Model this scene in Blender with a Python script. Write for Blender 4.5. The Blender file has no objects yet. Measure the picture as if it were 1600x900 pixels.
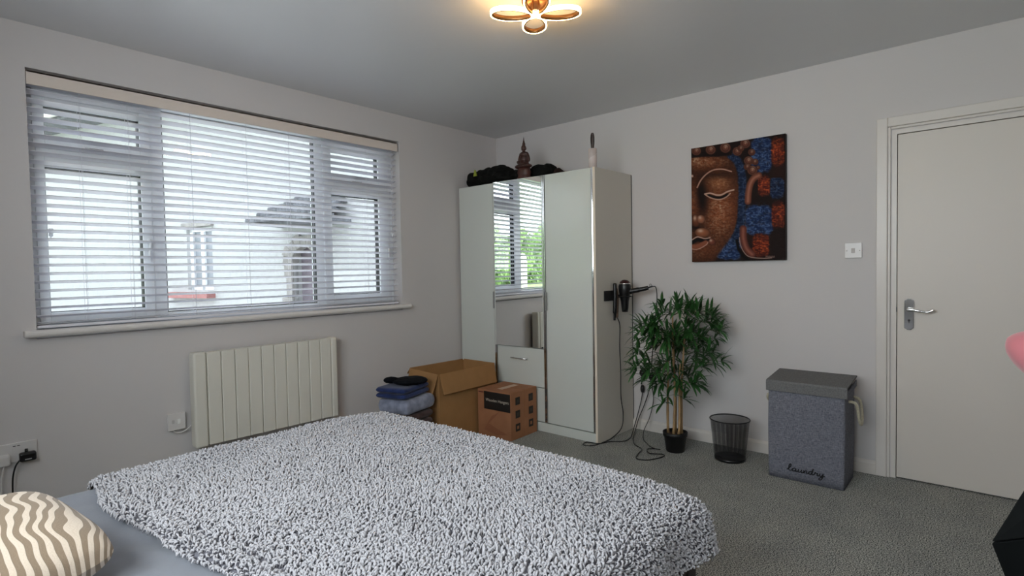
import bpy, bmesh, math, random
import numpy as np
from mathutils import Vector, Matrix, noise as mnoise

random.seed(7); rng = np.random.default_rng(7)
sc = bpy.context.scene
COL = sc.collection
PI = math.pi

# ------------------------------------------------------------------ camera
CAM = Vector((-3.85113, -3.53459, 1.24702))
yaw, pitch, roll = math.radians(41.17334), math.radians(-1.84576), math.radians(-1.00618)
fw = Vector((math.cos(yaw)*math.cos(pitch), math.sin(yaw)*math.cos(pitch), math.sin(pitch)))
rt = Vector((math.sin(yaw), -math.cos(yaw), 0)); up = rt.cross(fw)
rt, up = math.cos(roll)*rt+math.sin(roll)*up, -math.sin(roll)*rt+math.cos(roll)*up
cd = bpy.data.cameras.new('camera'); cam = bpy.data.objects.new('camera', cd); COL.objects.link(cam)
cd.sensor_width = 36; cd.lens = 865.6/1600*36; cd.clip_start = 0.02; cd.clip_end = 200
m = Matrix((rt, up, -fw)).transposed().to_4x4(); m.translation = CAM
cam.matrix_world = m
sc.camera = cam

# ------------------------------------------------------------------ light and exposure
sc.view_settings.view_transform = 'Standard'; sc.view_settings.look = 'None'
sc.view_settings.gamma = 1; sc.view_settings.use_curve_mapping = False
sc.view_settings.exposure = 0.2
SKY = 3.9
w = bpy.data.worlds.new('world'); sc.world = w; w.use_nodes = True
nt = w.node_tree; nt.nodes.clear()
bg = nt.nodes.new('ShaderNodeBackground'); wo = nt.nodes.new('ShaderNodeOutputWorld')
gr = nt.nodes.new('ShaderNodeTexGradient'); tc = nt.nodes.new('ShaderNodeTexCoord')
sx = nt.nodes.new('ShaderNodeSeparateXYZ'); rp = nt.nodes.new('ShaderNodeValToRGB')
nt.links.new(tc.outputs['Generated'], sx.inputs[0]); nt.links.new(sx.outputs['Z'], rp.inputs[0])
rp.color_ramp.elements[0].position = 0.0; rp.color_ramp.elements[0].color = (0.88, 0.93, 1.0, 1)
rp.color_ramp.elements[1].position = 0.7; rp.color_ramp.elements[1].color = (0.84, 0.91, 1.0, 1)
nt.links.new(rp.outputs[0], bg.inputs[0]); bg.inputs[1].default_value = SKY
nt.links.new(bg.outputs[0], wo.inputs[0])
sun = bpy.data.lights.new('sun', 'SUN'); sun.energy = 0.3; sun.angle = 0.3; sun.color = (1, .95, .86)
so = bpy.data.objects.new('sun', sun); COL.objects.link(so); so.rotation_euler = (math.radians(40), math.radians(-25), 0)
so.rotation_euler = Vector((0.55, 0.62, -0.75)).to_track_quat('-Z', 'Y').to_euler()

def area(name, loc, look, sx_, sy_, e, col, portal=False):
    l = bpy.data.lights.new(name, 'AREA'); l.shape = 'RECTANGLE'; l.size = sx_; l.size_y = sy_; l.energy = e; l.color = col
    if portal: l.cycles.is_portal = True
    o = bpy.data.objects.new(name, l); COL.objects.link(o); o.location = loc
    o.rotation_euler = Vector(look).to_track_quat('-Z', 'Y').to_euler()
    return o
area('window_portal', (-2.24, .33, 1.63), (0, -1, 0), 2.3, 1.4, 1, (1, 1, 1), True)
# added fill light, shining in through the made-up window behind the bed
area('side_fill_light', (-4.56, -2.65, 1.72), (1, -.05, 0), 1.8, .95, 44, (0.95, 0.98, 1.0))
sc.cycles.max_bounces = 10; sc.cycles.diffuse_bounces = 6; sc.cycles.glossy_bounces = 4
sc.cycles.transparent_max_bounces = 24
sc.cycles.caustics_reflective = False; sc.cycles.caustics_refractive = False
sc.cycles.sample_clamp_indirect = 6
sc.cycles.use_denoising = True

# ------------------------------------------------------------------ helpers
def srgb(*c):
    return tuple((x/255/12.92 if x/255 <= .04045 else ((x/255+.055)/1.055)**2.4) for x in c)
MATS = {}
def mat(name, col, rough=.6, metal=0, spec=.5, bump=None, var=None, coat=0, sheen=0, emit=None, emit_col=None, alpha_fn=None):
    """bump=(scale, strength, distance); var=(scale, amount, detail) mixes towards a darker tone"""
    if name in MATS: return MATS[name]
    m_ = bpy.data.materials.new(name); m_.use_nodes = True
    t = m_.node_tree; b = t.nodes['Principled BSDF']
    b.inputs['Base Color'].default_value = (*col, 1); b.inputs['Roughness'].default_value = rough
    b.inputs['Metallic'].default_value = metal; b.inputs['Specular IOR Level'].default_value = spec
    if coat: b.inputs['Coat Weight'].default_value = coat; b.inputs['Coat Roughness'].default_value = .05
    if sheen: b.inputs['Sheen Weight'].default_value = sheen; b.inputs['Sheen Roughness'].default_value = .5
    if emit: b.inputs['Emission Strength'].default_value = emit; b.inputs['Emission Color'].default_value = (*(emit_col or col), 1)
    tcn = t.nodes.new('ShaderNodeTexCoord')
    if var:
        n = t.nodes.new('ShaderNodeTexNoise'); n.inputs['Scale'].default_value = var[0]; n.inputs['Detail'].default_value = var[2] if len(var) > 2 else 3
        t.links.new(tcn.outputs['Object'], n.inputs['Vector'])
        r = t.nodes.new('ShaderNodeMapRange'); r.inputs['From Min'].default_value = .3; r.inputs['From Max'].default_value = .7
        t.links.new(n.outputs['Fac'], r.inputs['Value'])
        mx = t.nodes.new('ShaderNodeMix'); mx.data_type = 'RGBA'
        mx.inputs['A'].default_value = (*[c*(1-var[1]) for c in col], 1); mx.inputs['B'].default_value = (*[min(1, c*(1+var[1])) for c in col], 1)
        t.links.new(r.outputs['Result'], mx.inputs['Factor']); t.links.new(mx.outputs['Result'], b.inputs['Base Color'])
    if bump:
        n2 = t.nodes.new('ShaderNodeTexNoise'); n2.inputs['Scale'].default_value = bump[0]; n2.inputs['Detail'].default_value = 4
        t.links.new(tcn.outputs['Object'], n2.inputs['Vector'])
        bp = t.nodes.new('ShaderNodeBump'); bp.inputs['Strength'].default_value = bump[1]; bp.inputs['Distance'].default_value = bump[2]
        t.links.new(n2.outputs['Fac'], bp.inputs['Height']); t.links.new(bp.outputs['Normal'], b.inputs['Normal'])
    MATS[name] = m_
    return m_

ORG = {}
class MB:
    def __init__(s): s.v = []; s.f = []; s.mi = []; s.sm = []
    def add(s, vs, fs, mi=0, smooth=False):
        o = len(s.v); s.v += [tuple(v) for v in vs]; s.f += [tuple(i+o for i in f) for f in fs]
        s.mi += [mi]*len(fs); s.sm += [smooth]*len(fs); return s
    def box(s, x0, x1, y0, y1, z0, z1, mi=0, M=None):
        vs = [Vector((x, y, z)) for z in (z0, z1) for y in (y0, y1) for x in (x0, x1)]
        if M: vs = [M @ v for v in vs]
        return s.add(vs, [(0,2,3,1),(4,5,7,6),(0,1,5,4),(2,6,7,3),(0,4,6,2),(1,3,7,5)], mi)
    def tube(s, path, r, n=8, mi=0, closed=False, caps=True):
        P = [Vector(p) for p in path]; N = len(P); rad = r if hasattr(r, '__len__') else [r]*N
        prev = None; vs = []
        for i, p in enumerate(P):
            a = P[(i-1) % N] if (closed or i > 0) else p; b = P[(i+1) % N] if (closed or i < N-1) else p
            t = (b-a); t = t.normalized() if t.length > 1e-9 else Vector((0,0,1))
            if prev is None:
                u = t.orthogonal().normalized()
            else:
                u = (prev - t*prev.dot(t)); u = u.normalized() if u.length > 1e-6 else t.orthogonal().normalized()
            prev = u; w_ = t.cross(u)
            for k in range(n):
                an = 2*PI*k/n; vs.append(p+(u*math.cos(an)+w_*math.sin(an))*rad[i])
        fs = []
        for i in range(N if closed else N-1):
            j = (i+1) % N
            for k in range(n):
                fs.append((i*n+k, i*n+(k+1) % n, j*n+(k+1) % n, j*n+k))
        s.add(vs, fs, mi, True)
        if caps and not closed:
            o = len(s.v)-len(vs)
            s.f += [tuple(o+k for k in reversed(range(n))), tuple(o+(N-1)*n+k for k in range(n))]; s.mi += [mi]*2; s.sm += [False]*2
        return s
    def lathe(s, prof, c=(0,0,0), n=32, mi=0, M=None, smooth=True):
        vs = []; fs = []
        for r, z in prof:
            for k in range(n):
                an = 2*PI*k/n; v = Vector((r*math.cos(an), r*math.sin(an), z))
                if M: v = M @ v
                vs.append(v+Vector(c))
        for i in range(len(prof)-1):
            for k in range(n): fs.append((i*n+k, i*n+(k+1) % n, (i+1)*n+(k+1) % n, (i+1)*n+k))
        return s.add(vs, fs, mi, smooth)
    def prism(s, pts, a, b, axis='y', mi=0, M=None):
        """pts: 2D outline; extruded from a to b along axis"""
        def P(p, h):
            v = {'x': Vector((h, p[0], p[1])), 'y': Vector((p[0], h, p[1])), 'z': Vector((p[0], p[1], h))}[axis]
            return M @ v if M else v
        n = len(pts); vs = [P(p, a) for p in pts]+[P(p, b) for p in pts]
        fs = [tuple(range(n))[::-1], tuple(range(n, 2*n))]+[(i, (i+1) % n, n+(i+1) % n, n+i) for i in range(n)]
        return s.add(vs, fs, mi)
    def build(s, name, mats, parent=None, bevel=0, seg=2, loc=None, recalc=True):
        me = bpy.data.meshes.new(name)
        me.from_pydata(s.v, [], s.f); 
        if not isinstance(mats, (list, tuple)): mats = [mats]
        for mm in mats: me.materials.append(mm)
        me.polygons.foreach_set('material_index', s.mi); me.polygons.foreach_set('use_smooth', s.sm)
        if recalc:
            bm = bmesh.new(); bm.from_mesh(me); bmesh.ops.recalc_face_normals(bm, faces=bm.faces); bm.to_mesh(me); bm.free()
        me.update()
        return link(name, me, parent, bevel, seg, loc)
def link(name, me, parent=None, bevel=0, seg=2, loc=None):
    o = bpy.data.objects.new(name, me); COL.objects.link(o); ORG[o.name] = Vector((0,0,0))
    if parent is not None:
        o.parent = parent; o.location = -ORG[parent.name]
    elif loc is not None:                       # keep the origin at the thing's base
        L = Vector(loc); me.transform(Matrix.Translation(-L)); o.location = L; ORG[o.name] = L
    if bevel:
        b = o.modifiers.new('bevel', 'BEVEL'); b.width = bevel; b.segments = seg; b.limit_method = 'ANGLE'; b.angle_limit = math.radians(40)
    return o
def tag(o, label=None, cat=None, group=None, kind=None):
    if label: o['label'] = label
    if cat: o['category'] = cat
    if group: o['group'] = group
    if kind: o['kind'] = kind
    return o
def thing(name, label, cat, loc, group=None, kind=None):
    o = bpy.data.objects.new(name, None); COL.objects.link(o); o.location = loc; ORG[o.name] = Vector(loc); o.empty_display_size = .05
    return tag(o, label, cat, group, kind)
def struct(o): o['kind'] = 'structure'; return o
def spline(pts, k=8):
    P = [Vector(p) for p in pts]; out = []
    for i in range(len(P)-1):
        p0 = P[max(i-1, 0)]; p1 = P[i]; p2 = P[i+1]; p3 = P[min(i+2, len(P)-1)]
        for j in range(k):
            t = j/k
            out.append(.5*((2*p1)+(-p0+p2)*t+(2*p0-5*p1+4*p2-p3)*t*t+(-p0+3*p1-3*p2+p3)*t**3))
    return out+[P[-1]]
def blob(name, ells, mt, parent=None, voxel=.006, disp=None, smooth=4, loc=None):
    """ells: (centre, radii, rotation euler) fused into one surface"""
    bm = bmesh.new()
    for c, r, *e in ells:
        M = Matrix.Translation(c) @ (Matrix.Identity(4) if not e else __import__('mathutils').Euler(e[0]).to_matrix().to_4x4()) @ Matrix.Diagonal((*r, 1))
        bmesh.ops.create_icosphere(bm, subdivisions=3, radius=1, matrix=M)
    me = bpy.data.meshes.new(name); bm.to_mesh(me); bm.free(); me.materials.append(mt)
    for p in me.polygons: p.use_smooth = True
    o = link(name, me, parent, loc=loc)
    r_ = o.modifiers.new('remesh', 'REMESH'); r_.mode = 'VOXEL'; r_.voxel_size = voxel; r_.use_smooth_shade = True
    s_ = o.modifiers.new('smooth', 'SMOOTH'); s_.iterations = smooth; s_.factor = .5
    if disp:
        tx = bpy.data.textures.new(name+'_tex', 'CLOUDS'); tx.noise_scale = disp[0]; tx.noise_depth = 2
        d = o.modifiers.new('disp', 'DISPLACE'); d.texture = tx; d.strength = disp[1]; d.mid_level = .5; d.texture_coords = 'LOCAL'
    return o
def text(name, s_, size, mt, M, parent, width=None, extrude=.0002):
    cu = bpy.data.curves.new(name, 'FONT'); cu.body = s_; cu.size = size; cu.extrude = extrude; cu.align_x = 'CENTER'; cu.align_y = 'CENTER'
    cu.materials.append(mt)
    tmp = bpy.data.objects.new(name+'_curve', cu); COL.objects.link(tmp)
    dg = bpy.context.evaluated_depsgraph_get(); dg.update()
    me = bpy.data.meshes.new_from_object(tmp.evaluated_get(dg)); bpy.data.objects.remove(tmp)
    me.transform(M); o = link(name, me, parent)
    return o

# ------------------------------------------------------------------ materials
M_wall = mat('wall_paint', srgb(206, 202, 201), .75, bump=(220, .12, .002))
M_ceil = mat('ceiling_paint', srgb(216, 216, 217), .38, bump=(90, .08, .002))
M_trim = mat('satin_white_gloss', srgb(214, 208, 202), .35)
M_door = mat('door_paint', srgb(214, 207, 199), .45, bump=(60, .05, .001))
M_upvc = mat('white_upvc', srgb(228, 232, 236), .3)
M_slat = mat('blind_white', srgb(226, 226, 233), .35)
M_val = mat('blind_valance', srgb(222, 210, 200), .4)
M_gask = mat('black_gasket', srgb(18, 20, 26), .6)
M_black = mat('black_plastic', srgb(16, 16, 18), .35)
M_blackm = mat('black_matt', srgb(12, 12, 14), .8)
M_whitep = mat('white_plastic', srgb(215, 212, 210), .3)
M_chrome = mat('chrome', (.75, .74, .73), .12, 1)
M_sill = mat('sill_gloss', srgb(222, 218, 214), .3)

def carpet():
    m_ = mat('grey_carpet', srgb(104, 108, 106), .95, spec=.1)
    t = m_.node_tree; b = t.nodes['Principled BSDF']; tcn = t.nodes.new('ShaderNodeTexCoord')
    def nz(sc_, d=2):
        n = t.nodes.new('ShaderNodeTexNoise'); n.inputs['Scale'].default_value = sc_; n.inputs['Detail'].default_value = d
        t.links.new(tcn.outputs['Object'], n.inputs['Vector']); return n
    n1 = nz(190, 2); n2 = nz(4, 3); n3 = nz(40, 3)
    r = t.nodes.new('ShaderNodeValToRGB'); e = r.color_ramp.elements
    e[0].position = .40; e[0].color = (*srgb(74, 77, 77), 1); e[1].position = .60; e[1].color = (*srgb(200, 200, 194), 1)
    t.links.new(n1.outputs['Fac'], r.inputs[0])
    mx = t.nodes.new('ShaderNodeMix'); mx.data_type = 'RGBA'; mx.blend_type = 'MULTIPLY'; mx.inputs['Factor'].default_value = 1
    r2 = t.nodes.new('ShaderNodeValToRGB'); r2.color_ramp.elements[0].position = .35; r2.color_ramp.elements[0].color = (.74, .75, .77, 1)
    r2.color_ramp.elements[1].position = .65; r2.color_ramp.elements[1].color = (1, 1, .98, 1)
    ad = t.nodes.new('ShaderNodeMath'); ad.operation = 'MULTIPLY_ADD'; ad.inputs[1].default_value = .45
    sb = t.nodes.new('ShaderNodeMath'); sb.operation = 'MULTIPLY'; sb.inputs[1].default_value = .55
    t.links.new(n2.outputs['Fac'], sb.inputs[0]); t.links.new(n3.outputs['Fac'], ad.inputs[0]); t.links.new(sb.outputs[0], ad.inputs[2])
    t.links.new(ad.outputs[0], r2.inputs[0])
    t.links.new(r.outputs[0], mx.inputs['A']); t.links.new(r2.outputs[0], mx.inputs['B']); t.links.new(mx.outputs['Result'], b.inputs['Base Color'])
    bp = t.nodes.new('ShaderNodeBump'); bp.inputs['Strength'].default_value = .3; bp.inputs['Distance'].default_value = .003
    t.links.new(n1.outputs['Fac'], bp.inputs['Height']); t.links.new(bp.outputs['Normal'], b.inputs['Normal'])
    return m_
M_carpet = carpet()

def glass_mat():
    m_ = bpy.data.materials.new('window_glass'); m_.use_nodes = True; t = m_.node_tree; t.nodes.clear()
    o = t.nodes.new('ShaderNodeOutputMaterial'); mx = t.nodes.new('ShaderNodeMixShader')
    tr = t.nodes.new('ShaderNodeBsdfTransparent'); tr.inputs[0].default_value = (.97, .985, .98, 1)
    g = t.nodes.new('ShaderNodeBsdfGlossy'); g.inputs['Roughness'].default_value = 0.0
    lw = t.nodes.new('ShaderNodeLayerWeight'); lw.inputs['Blend'].default_value = .5
    pw = t.nodes.new('ShaderNodeMath'); pw.operation = 'POWER'; pw.inputs[1].default_value = 5; t.links.new(lw.outputs['Facing'], pw.inputs[0])
    f = t.nodes.new('ShaderNodeMath'); f.operation = 'MULTIPLY_ADD'; f.inputs[1].default_value = .96; f.inputs[2].default_value = .04; t.links.new(pw.outputs[0], f.inputs[0])
    t.links.new(f.outputs[0], mx.inputs[0]); t.links.new(tr.outputs[0], mx.inputs[1]); t.links.new(g.outputs[0], mx.inputs[2]); t.links.new(mx.outputs[0], o.inputs[0])
    return m_
M_glass = glass_mat()

# ------------------------------------------------------------------ room shell
H = 2.477; XW = -4.38; YB = -4.22
WX0, WX1, WZ0, WZ1 = -3.349, -1.127, .985, 2.268
TH = .26
def wall_with_hole(name, axis, const, thick, a0, a1, h0, h1, z1):
    mb = MB()
    def bx(p, q, za, zb):
        if axis == 'y': mb.box(p, q, min(const, const+thick), max(const, const+thick), za, zb)
        else: mb.box(min(const, const+thick), max(const, const+thick), p, q, za, zb)
    bx(a0, h0[0], 0, z1); bx(h0[1], a1, 0, z1); bx(h0[0], h0[1], h1[1], z1)
    if h1[0] > 0: bx(h0[0], h0[1], 0, h1[0])
    return struct(mb.build(name, M_wall))
wall_with_hole('wall_window', 'y', 0, TH, XW-.2, .2, (WX0, WX1), (WZ0-.035, WZ1), H+.1)
DY0, DY1, DZ = -3.107+.028, -3.107-.80, 1.98
wall_with_hole('wall_right', 'x', 0, .2, YB-.2, 0, (DY1, DY0), (0, 2.008), H+.1)
struct(MB().box(XW-.2, .2, YB-.2, YB, 0, H+.1).build('wall_back', M_wall))
wall_with_hole('wall_left', 'x', XW, -.2, YB, 0, (-3.6, -1.7), (1.2, 2.25), H+.1)  # opening added for the fill light
struct(MB().box(XW-.2, .2, YB-.2, TH, H, H+.12).build('ceiling', M_ceil))
struct(MB().box(XW-.2, .2, YB-.2, TH, -.1, 0).build('floor', M_carpet))
# skirting boards
def skirt(name, pts, axis, a, b):
    return struct(MB().prism(pts, a, b, axis).build(name, M_trim))
prof = lambda s_, c: [(c, 0), (c+s_*.016, 0), (c+s_*.016, .062), (c+s_*.010, .072), (c+s_*.004, .078), (c, .08)]
struct(MB().prism([(p[0], p[1]) for p in prof(-1, 0)], -3.008, -.016, 'y').build('baseboard_right', M_trim))
struct(MB().prism([(p[0], p[1]) for p in prof(-1, 0)], YB, -3.97, 'y').build('baseboard_door_side', M_trim))
struct(MB().prism([(p[0], p[1]) for p in prof(-1, 0)], XW, 0, 'x').build('baseboard_window', M_trim))

# door casing (trim), door
tr = struct(thing('trim_1', None, None, (0, (DY0+DY1)/2, 0)))
mb = MB()
def architrave(mb_, o_in, o_out, xf):
    # U-shaped band around the opening, o_in/o_out = offsets from the opening edge
    y0a, y0b = DY0+o_in, DY0+o_out; y1a, y1b = DY1-o_in, DY1-o_out; z0, z1 = 2.008+o_in, 2.008+o_out
    mb_.box(xf, .0, y0a, y0b, 0, z1); mb_.box(xf, 0, y1b, y1a, 0, z1); mb_.box(xf, 0, y1a, y0a, z0, z1)
architrave(mb, .019, .073, -.020); architrave(mb, .004, .019, -.013)
mb.build('architrave', M_trim, tr, bevel=.004)
mb = MB()
mb.box(0, .2, DY0-.024, DY0, 0, 2.008); mb.box(0, .2, DY1, DY1+.024, 0, 2.008); mb.box(0, .2, DY1+.024, DY0-.024, 1.984, 2.008)
mb.box(.045, .06, DY0-.036, DY0-.02, 0, 1.99); mb.box(.045, .06, DY1+.02, DY1+.036, 0, 1.99); mb.box(.045, .06, DY1, DY0, 1.972, 1.99)
mb.build('door_lining', M_trim, tr)
struct(MB().box(.2, .21, DY1, DY0, 0, 2.0).build('trim_2', M_gask))
d = struct(thing('door_1', None, None, (.005, (DY0+DY1)/2, .004)))
LY0, LY1 = DY0-.0275, DY1+.0275
MB().box(.004, .044, LY1, LY0, .008, 1.980).build('door_leaf', M_door, d, bevel=.0015)
# lever handle on backplate
hy, hz = -3.163, .956
mbp = MB(); pl = []
for k in range(28):
    an = 2*PI*k/28
    yy = .5*.046*math.copysign(abs(math.cos(an))**.8, math.cos(an)); zz = math.sin(an)
    pl.append((hy+yy, hz+(.089*math.copysign(abs(zz)**.35, zz) if abs(math.cos(an)) > .55 else .089*math.copysign(1-.0, zz) if abs(math.cos(an)) < .28 else .083*math.copysign(1, zz))))
mbp.prism([(hy-.021, hz-.08), (hy-.012, hz-.085), (hy-.010, hz-.089), (hy+.010, hz-.089), (hy+.012, hz-.085), (hy+.021, hz-.08), (hy+.023, hz-.07), (hy+.023, hz+.07), (hy+.021, hz+.08), (hy+.012, hz+.085), (hy+.010, hz+.089), (hy-.010, hz+.089), (hy-.012, hz+.085), (hy-.021, hz+.08), (hy-.023, hz+.07), (hy-.023, hz-.07)], -.003, .004, 'x')
hp = mbp.build('door_handle', M_chrome, d, bevel=.002, seg=3)
mb = MB(); mb.lathe([(.0, 0), (.011, 0), (.012, .006), (.009, .012), (.009, .045), (0, .045)], n=20, M=Matrix.Translation((-.003, hy, hz+.028)) @ Matrix.Rotation(-PI/2, 4, 'Y'))
mb.tube(spline([(-.044, hy+.004, hz+.028), (-.046, hy-.02, hz+.029), (-.046, hy-.055, hz+.022), (-.044, hy-.085, hz+.018), (-.042, hy-.105, hz+.026), (-.042, hy-.115, hz+.034)]), [.0085]*8+[.008]*8+[.007]*8+[.0075]*8+[.008]*8+[.004], 10)
mb.build('lever', M_chrome, hp)
mb = MB(); mb.lathe([(.0, 0), (.006, 0), (.006, .002), (0, .002)], n=14, M=Matrix.Translation((-.003, hy, hz-.035)) @ Matrix.Rotation(-PI/2, 4, 'Y'))
mb.box(-.0055, -.0025, hy-.0016, hy+.0016, hz-.05, hz-.035)
mb.build('keyhole', M_black, hp)
MB().box(-.001, .006, LY0-.0005, LY0+.004, hz+.012, hz+.04).build('latch', M_black, d)

# ------------------------------------------------------------------ window
win = struct(thing('window_1', None, None, ((WX0+WX1)/2, .14, WZ0)))
FY = .10; FD = .07
panes = dict(LU=(-3.272, -2.857, 1.957, 2.118), LL=(-3.276, -2.857, 1.072, 1.812), C=(-2.742, -1.795, 1.04, 2.195), RU=(-1.668, -1.262, 1.962, 2.135), RL=(-1.670, -1.262, 1.086, 1.818))
mb = MB()   # outer frame: border, mullions, transoms
y0, y1 = FY+.006, FY+FD
st_x = [(WX0, WX0+.04), (-2.812, -2.742), (-1.795, -1.728), (WX1-.045, WX1)]
for a, b in st_x: mb.box(a, b, y0, y1, WZ0, WZ1)
for k in range(3):
    a, b = st_x[k][1], st_x[k+1][0]
    mb.box(a, b, y0, y1, WZ0, 1.04 if k == 1 else WZ0+.035); mb.box(a, b, y0, y1, 2.20, WZ1)
    if k != 1: mb.box(a, b, y0, y1, 1.864, 1.913)
mb.build('window_frame', M_upvc, win, bevel=.004)
sashes = dict(LU=(-3.318, -2.808, 1.908, 2.205), LL=(-3.318, -2.808, 1.012, 1.866), RU=(-1.732, -1.168, 1.910, 2.205), RL=(-1.732, -1.168, 1.015, 1.870))
for k, (a, b, c_, e) in sashes.items():
    pa, pb, pc, pe = panes[k]
    mb = MB()
    yy0, yy1 = FY-.006, FY+.06
    mb.box(a, pa, yy0, yy1, c_, e); mb.box(pb, b, yy0, yy1, c_, e); mb.box(pa, pb, yy0, yy1, c_, pc); mb.box(pa, pb, yy0, yy1, pe, e)
    s_ = mb.build('casement', M_upvc, win, bevel=.003)
for k, (a, b, c_, e) in panes.items():
    g = MB(); t_ = .003
    for ya, yb in ((FY+.008, FY+.024), (FY+.028, FY+.052)):
        g.box(a, a+t_, ya, yb, c_, e); g.box(b-t_, b, ya, yb, c_, e); g.box(a, b, ya, yb, c_, c_+t_); g.box(a, b, ya, yb, e-t_, e)
    go = g.build('gasket', M_gask, win)
    MB().box(a, b, FY+.036, FY+.040, c_, e).build('window_pane', M_glass, win)
# casement handles
mb = MB(); mb.box(-2.836, -2.820, FY-.016, FY-.006, 1.40, 1.46); mb.tube([(-2.828, FY-.02, 1.452), (-2.828, FY-.035, 1.445), (-2.834, FY-.036, 1.40), (-2.838, FY-.036, 1.34)], .006, 8)
mb.build('window_handle', M_upvc, win, bevel=.001)
mb = MB(); mb.box(-1.205, -1.19, FY-.016, FY-.006, 1.40, 1.46); mb.tube([(-1.198, FY-.02, 1.452), (-1.198, FY-.035, 1.445), (-1.198, FY-.036, 1.34)], .006, 8)
mb.build('window_handle', M_upvc, win, bevel=.001)
for xc in (-3.06, -1.45):
    mb = MB(); mb.box(xc-.03, xc+.03, FY-.02, FY-.006, 1.918, 1.93); mb.tube([(xc-.05, FY-.018, 1.925), (xc, FY-.026, 1.923), (xc+.05, FY-.022, 1.921)], .005, 8)
    mb.build('window_handle', M_gask, win)
mb = MB(); mb.box(-3.272, -3.255, FY-.014, FY-.004, 1.46, 1.50); mb.box(-3.268, -3.262, FY-.02, FY-.012, 1.452, 1.49)
mb.build('restrictor', M_upvc, win)
# interior sill
sy = -.062
pts = [(sy, .975), (sy+.004, .967), (sy+.014, .962), (.11, .962), (.11, .989), (sy+.014, .997), (sy+.004, .992), (sy, .984)]
mbs = MB(); mbs.prism([(p[0], p[1]) for p in pts], -3.40, -1.08, 'x')
struct(mbs.build('trim_3', M_sill, bevel=.006, seg=3)); 
# unseen window, added to let the fill light in
w2 = struct(thing('added_fill_window', None, None, (XW-.1, -2.3, 1.2)))
mb = MB()
for a, b, c_, e in ((-3.6, -3.54, 1.2, 2.25), (-1.76, -1.7, 1.2, 2.25), (-3.54, -1.76, 1.2, 1.26), (-3.54, -1.76, 2.19, 2.25), (-2.68, -2.62, 1.26, 2.19)):
    mb.box(XW-.13, XW-.07, a, b, c_, e)
mb.build('window_frame', M_upvc, w2)
MB().box(XW-.105, XW-.10, -3.54, -1.76, 1.26, 2.19).build('window_pane', M_glass, w2)

# ------------------------------------------------------------------ venetian blind
bl = thing('venetian_blind', 'wide white venetian blind with open slats covering the window', 'blind', ((WX0+WX1)/2, .045, 1.0))
BX0, BX1 = WX0+.006, -1.150
mb = MB(); mb.box(BX0-.004, -1.146, -.004, .004, 2.188, 2.256); mb.box(BX0-.004, -1.146, -.004, .06, 2.245, 2.256)
mb.build('valance', M_val, bl, bevel=.002)
MB().box(BX0, -1.15, .012, .07, 2.195, 2.243).build('headrail', M_slat, bl)
mb = MB(); YC = .046; tilt = math.radians(13.5); pitchz = .0426
zs = []; z = 2.165
while z > 1.035: zs.append(z); z -= pitchz
SW = .025
for z in zs:
    # slightly arched slat, room edge raised
    n = 6; top = []; bot = []
    for i in range(n+1):
        u = (i/n*2-1)*SW; arch = .0022*(1-(i/n*2-1)**2)
        yy = YC-(u*math.cos(tilt)+arch*math.sin(tilt)*0); zz = z+u*math.sin(tilt)+arch
        top.append((yy, zz+.0014)); bot.append((yy, zz-.0014))
    mb.prism(top+bot[::-1], BX0, BX1, 'x')
mb.build('slats', M_slat, bl)
mb = MB()
mb.box(BX0, BX1, YC-.025, YC+.025, 1.000, 1.014)
for i_, z in enumerate((1.0205, 1.027)): mb.box(BX0, BX1, YC-.024, YC+.024, z, z+.0028)
mb.build('bottom_rail', M_slat, bl, bevel=.002)
mb = MB()
for xc in (-3.14, -2.93, -2.62, -2.30, -2.02, -1.83, -1.42, -1.22):
    for yy in (YC-.0262, YC+.0262):
        mb.tube([(xc, yy, 1.01), (xc, yy, 2.2)], .0007, 5)
    mb.tube([(xc+.01, YC-.001, 1.01), (xc+.01, YC-.001, 2.2)], .0006, 5)
mb.build('cords', M_slat, bl)
mb = MB(); mb.tube([(-1.20, YC-.034, 2.19), (-1.20, YC-.034, 1.55)], .0012, 6); mb.tube([(-1.19, YC-.034, 2.19), (-1.19, YC-.034, 1.48)], .0012, 6)
mb.lathe([(0, 0), (.004, .002), (.006, .02), (.004, .035), (0, .036)], c=(-1.20, YC-.034, 1.52), n=10)
mb.build('pull_cord', M_slat, bl)

# ------------------------------------------------------------------ outside
M_render = mat('white_render', srgb(166, 168, 169), .9, bump=(9, .5, .05), var=(1.2, .02))
M_house2 = mat('window_grey', srgb(118, 124, 132), .3)
M_tile = mat('roof_tile', srgb(98, 100, 106), .8, var=(9, .35))
M_stone = mat('arch_stone', srgb(134, 132, 130), .9, var=(6, .25), bump=(14, .5, .03))
M_red = mat('red_tile', srgb(146, 100, 98), .7, var=(20, .15))
M_lawn = mat('lawn_grass', srgb(170, 190, 130), .95, var=(5, .3, 5), bump=(30, .6, .05))
M_paving = mat('pale_paving', srgb(225, 222, 216), .9)
struct(MB().box(-30, 12, .3, 40, -.62, -.5).build('ground', M_paving))
P0 = Vector((.58, 4.29, 0)); hd = Vector((-.259, .966, 0)).normalized(); hn = Vector((-.966, -.259, 0)).normalized()
HM = Matrix((( -hn.x, hd.x, 0, P0.x), (-hn.y, hd.y, 0, P0.y), (0, 0, 1, 0), (0, 0, 0, 1)))   # local x into the house, y along it
hs = thing('neighbouring_house', 'white rendered house with tiled porch canopy seen through the window', 'house', (P0.x, P0.y, -.5))
mb = MB()
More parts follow.
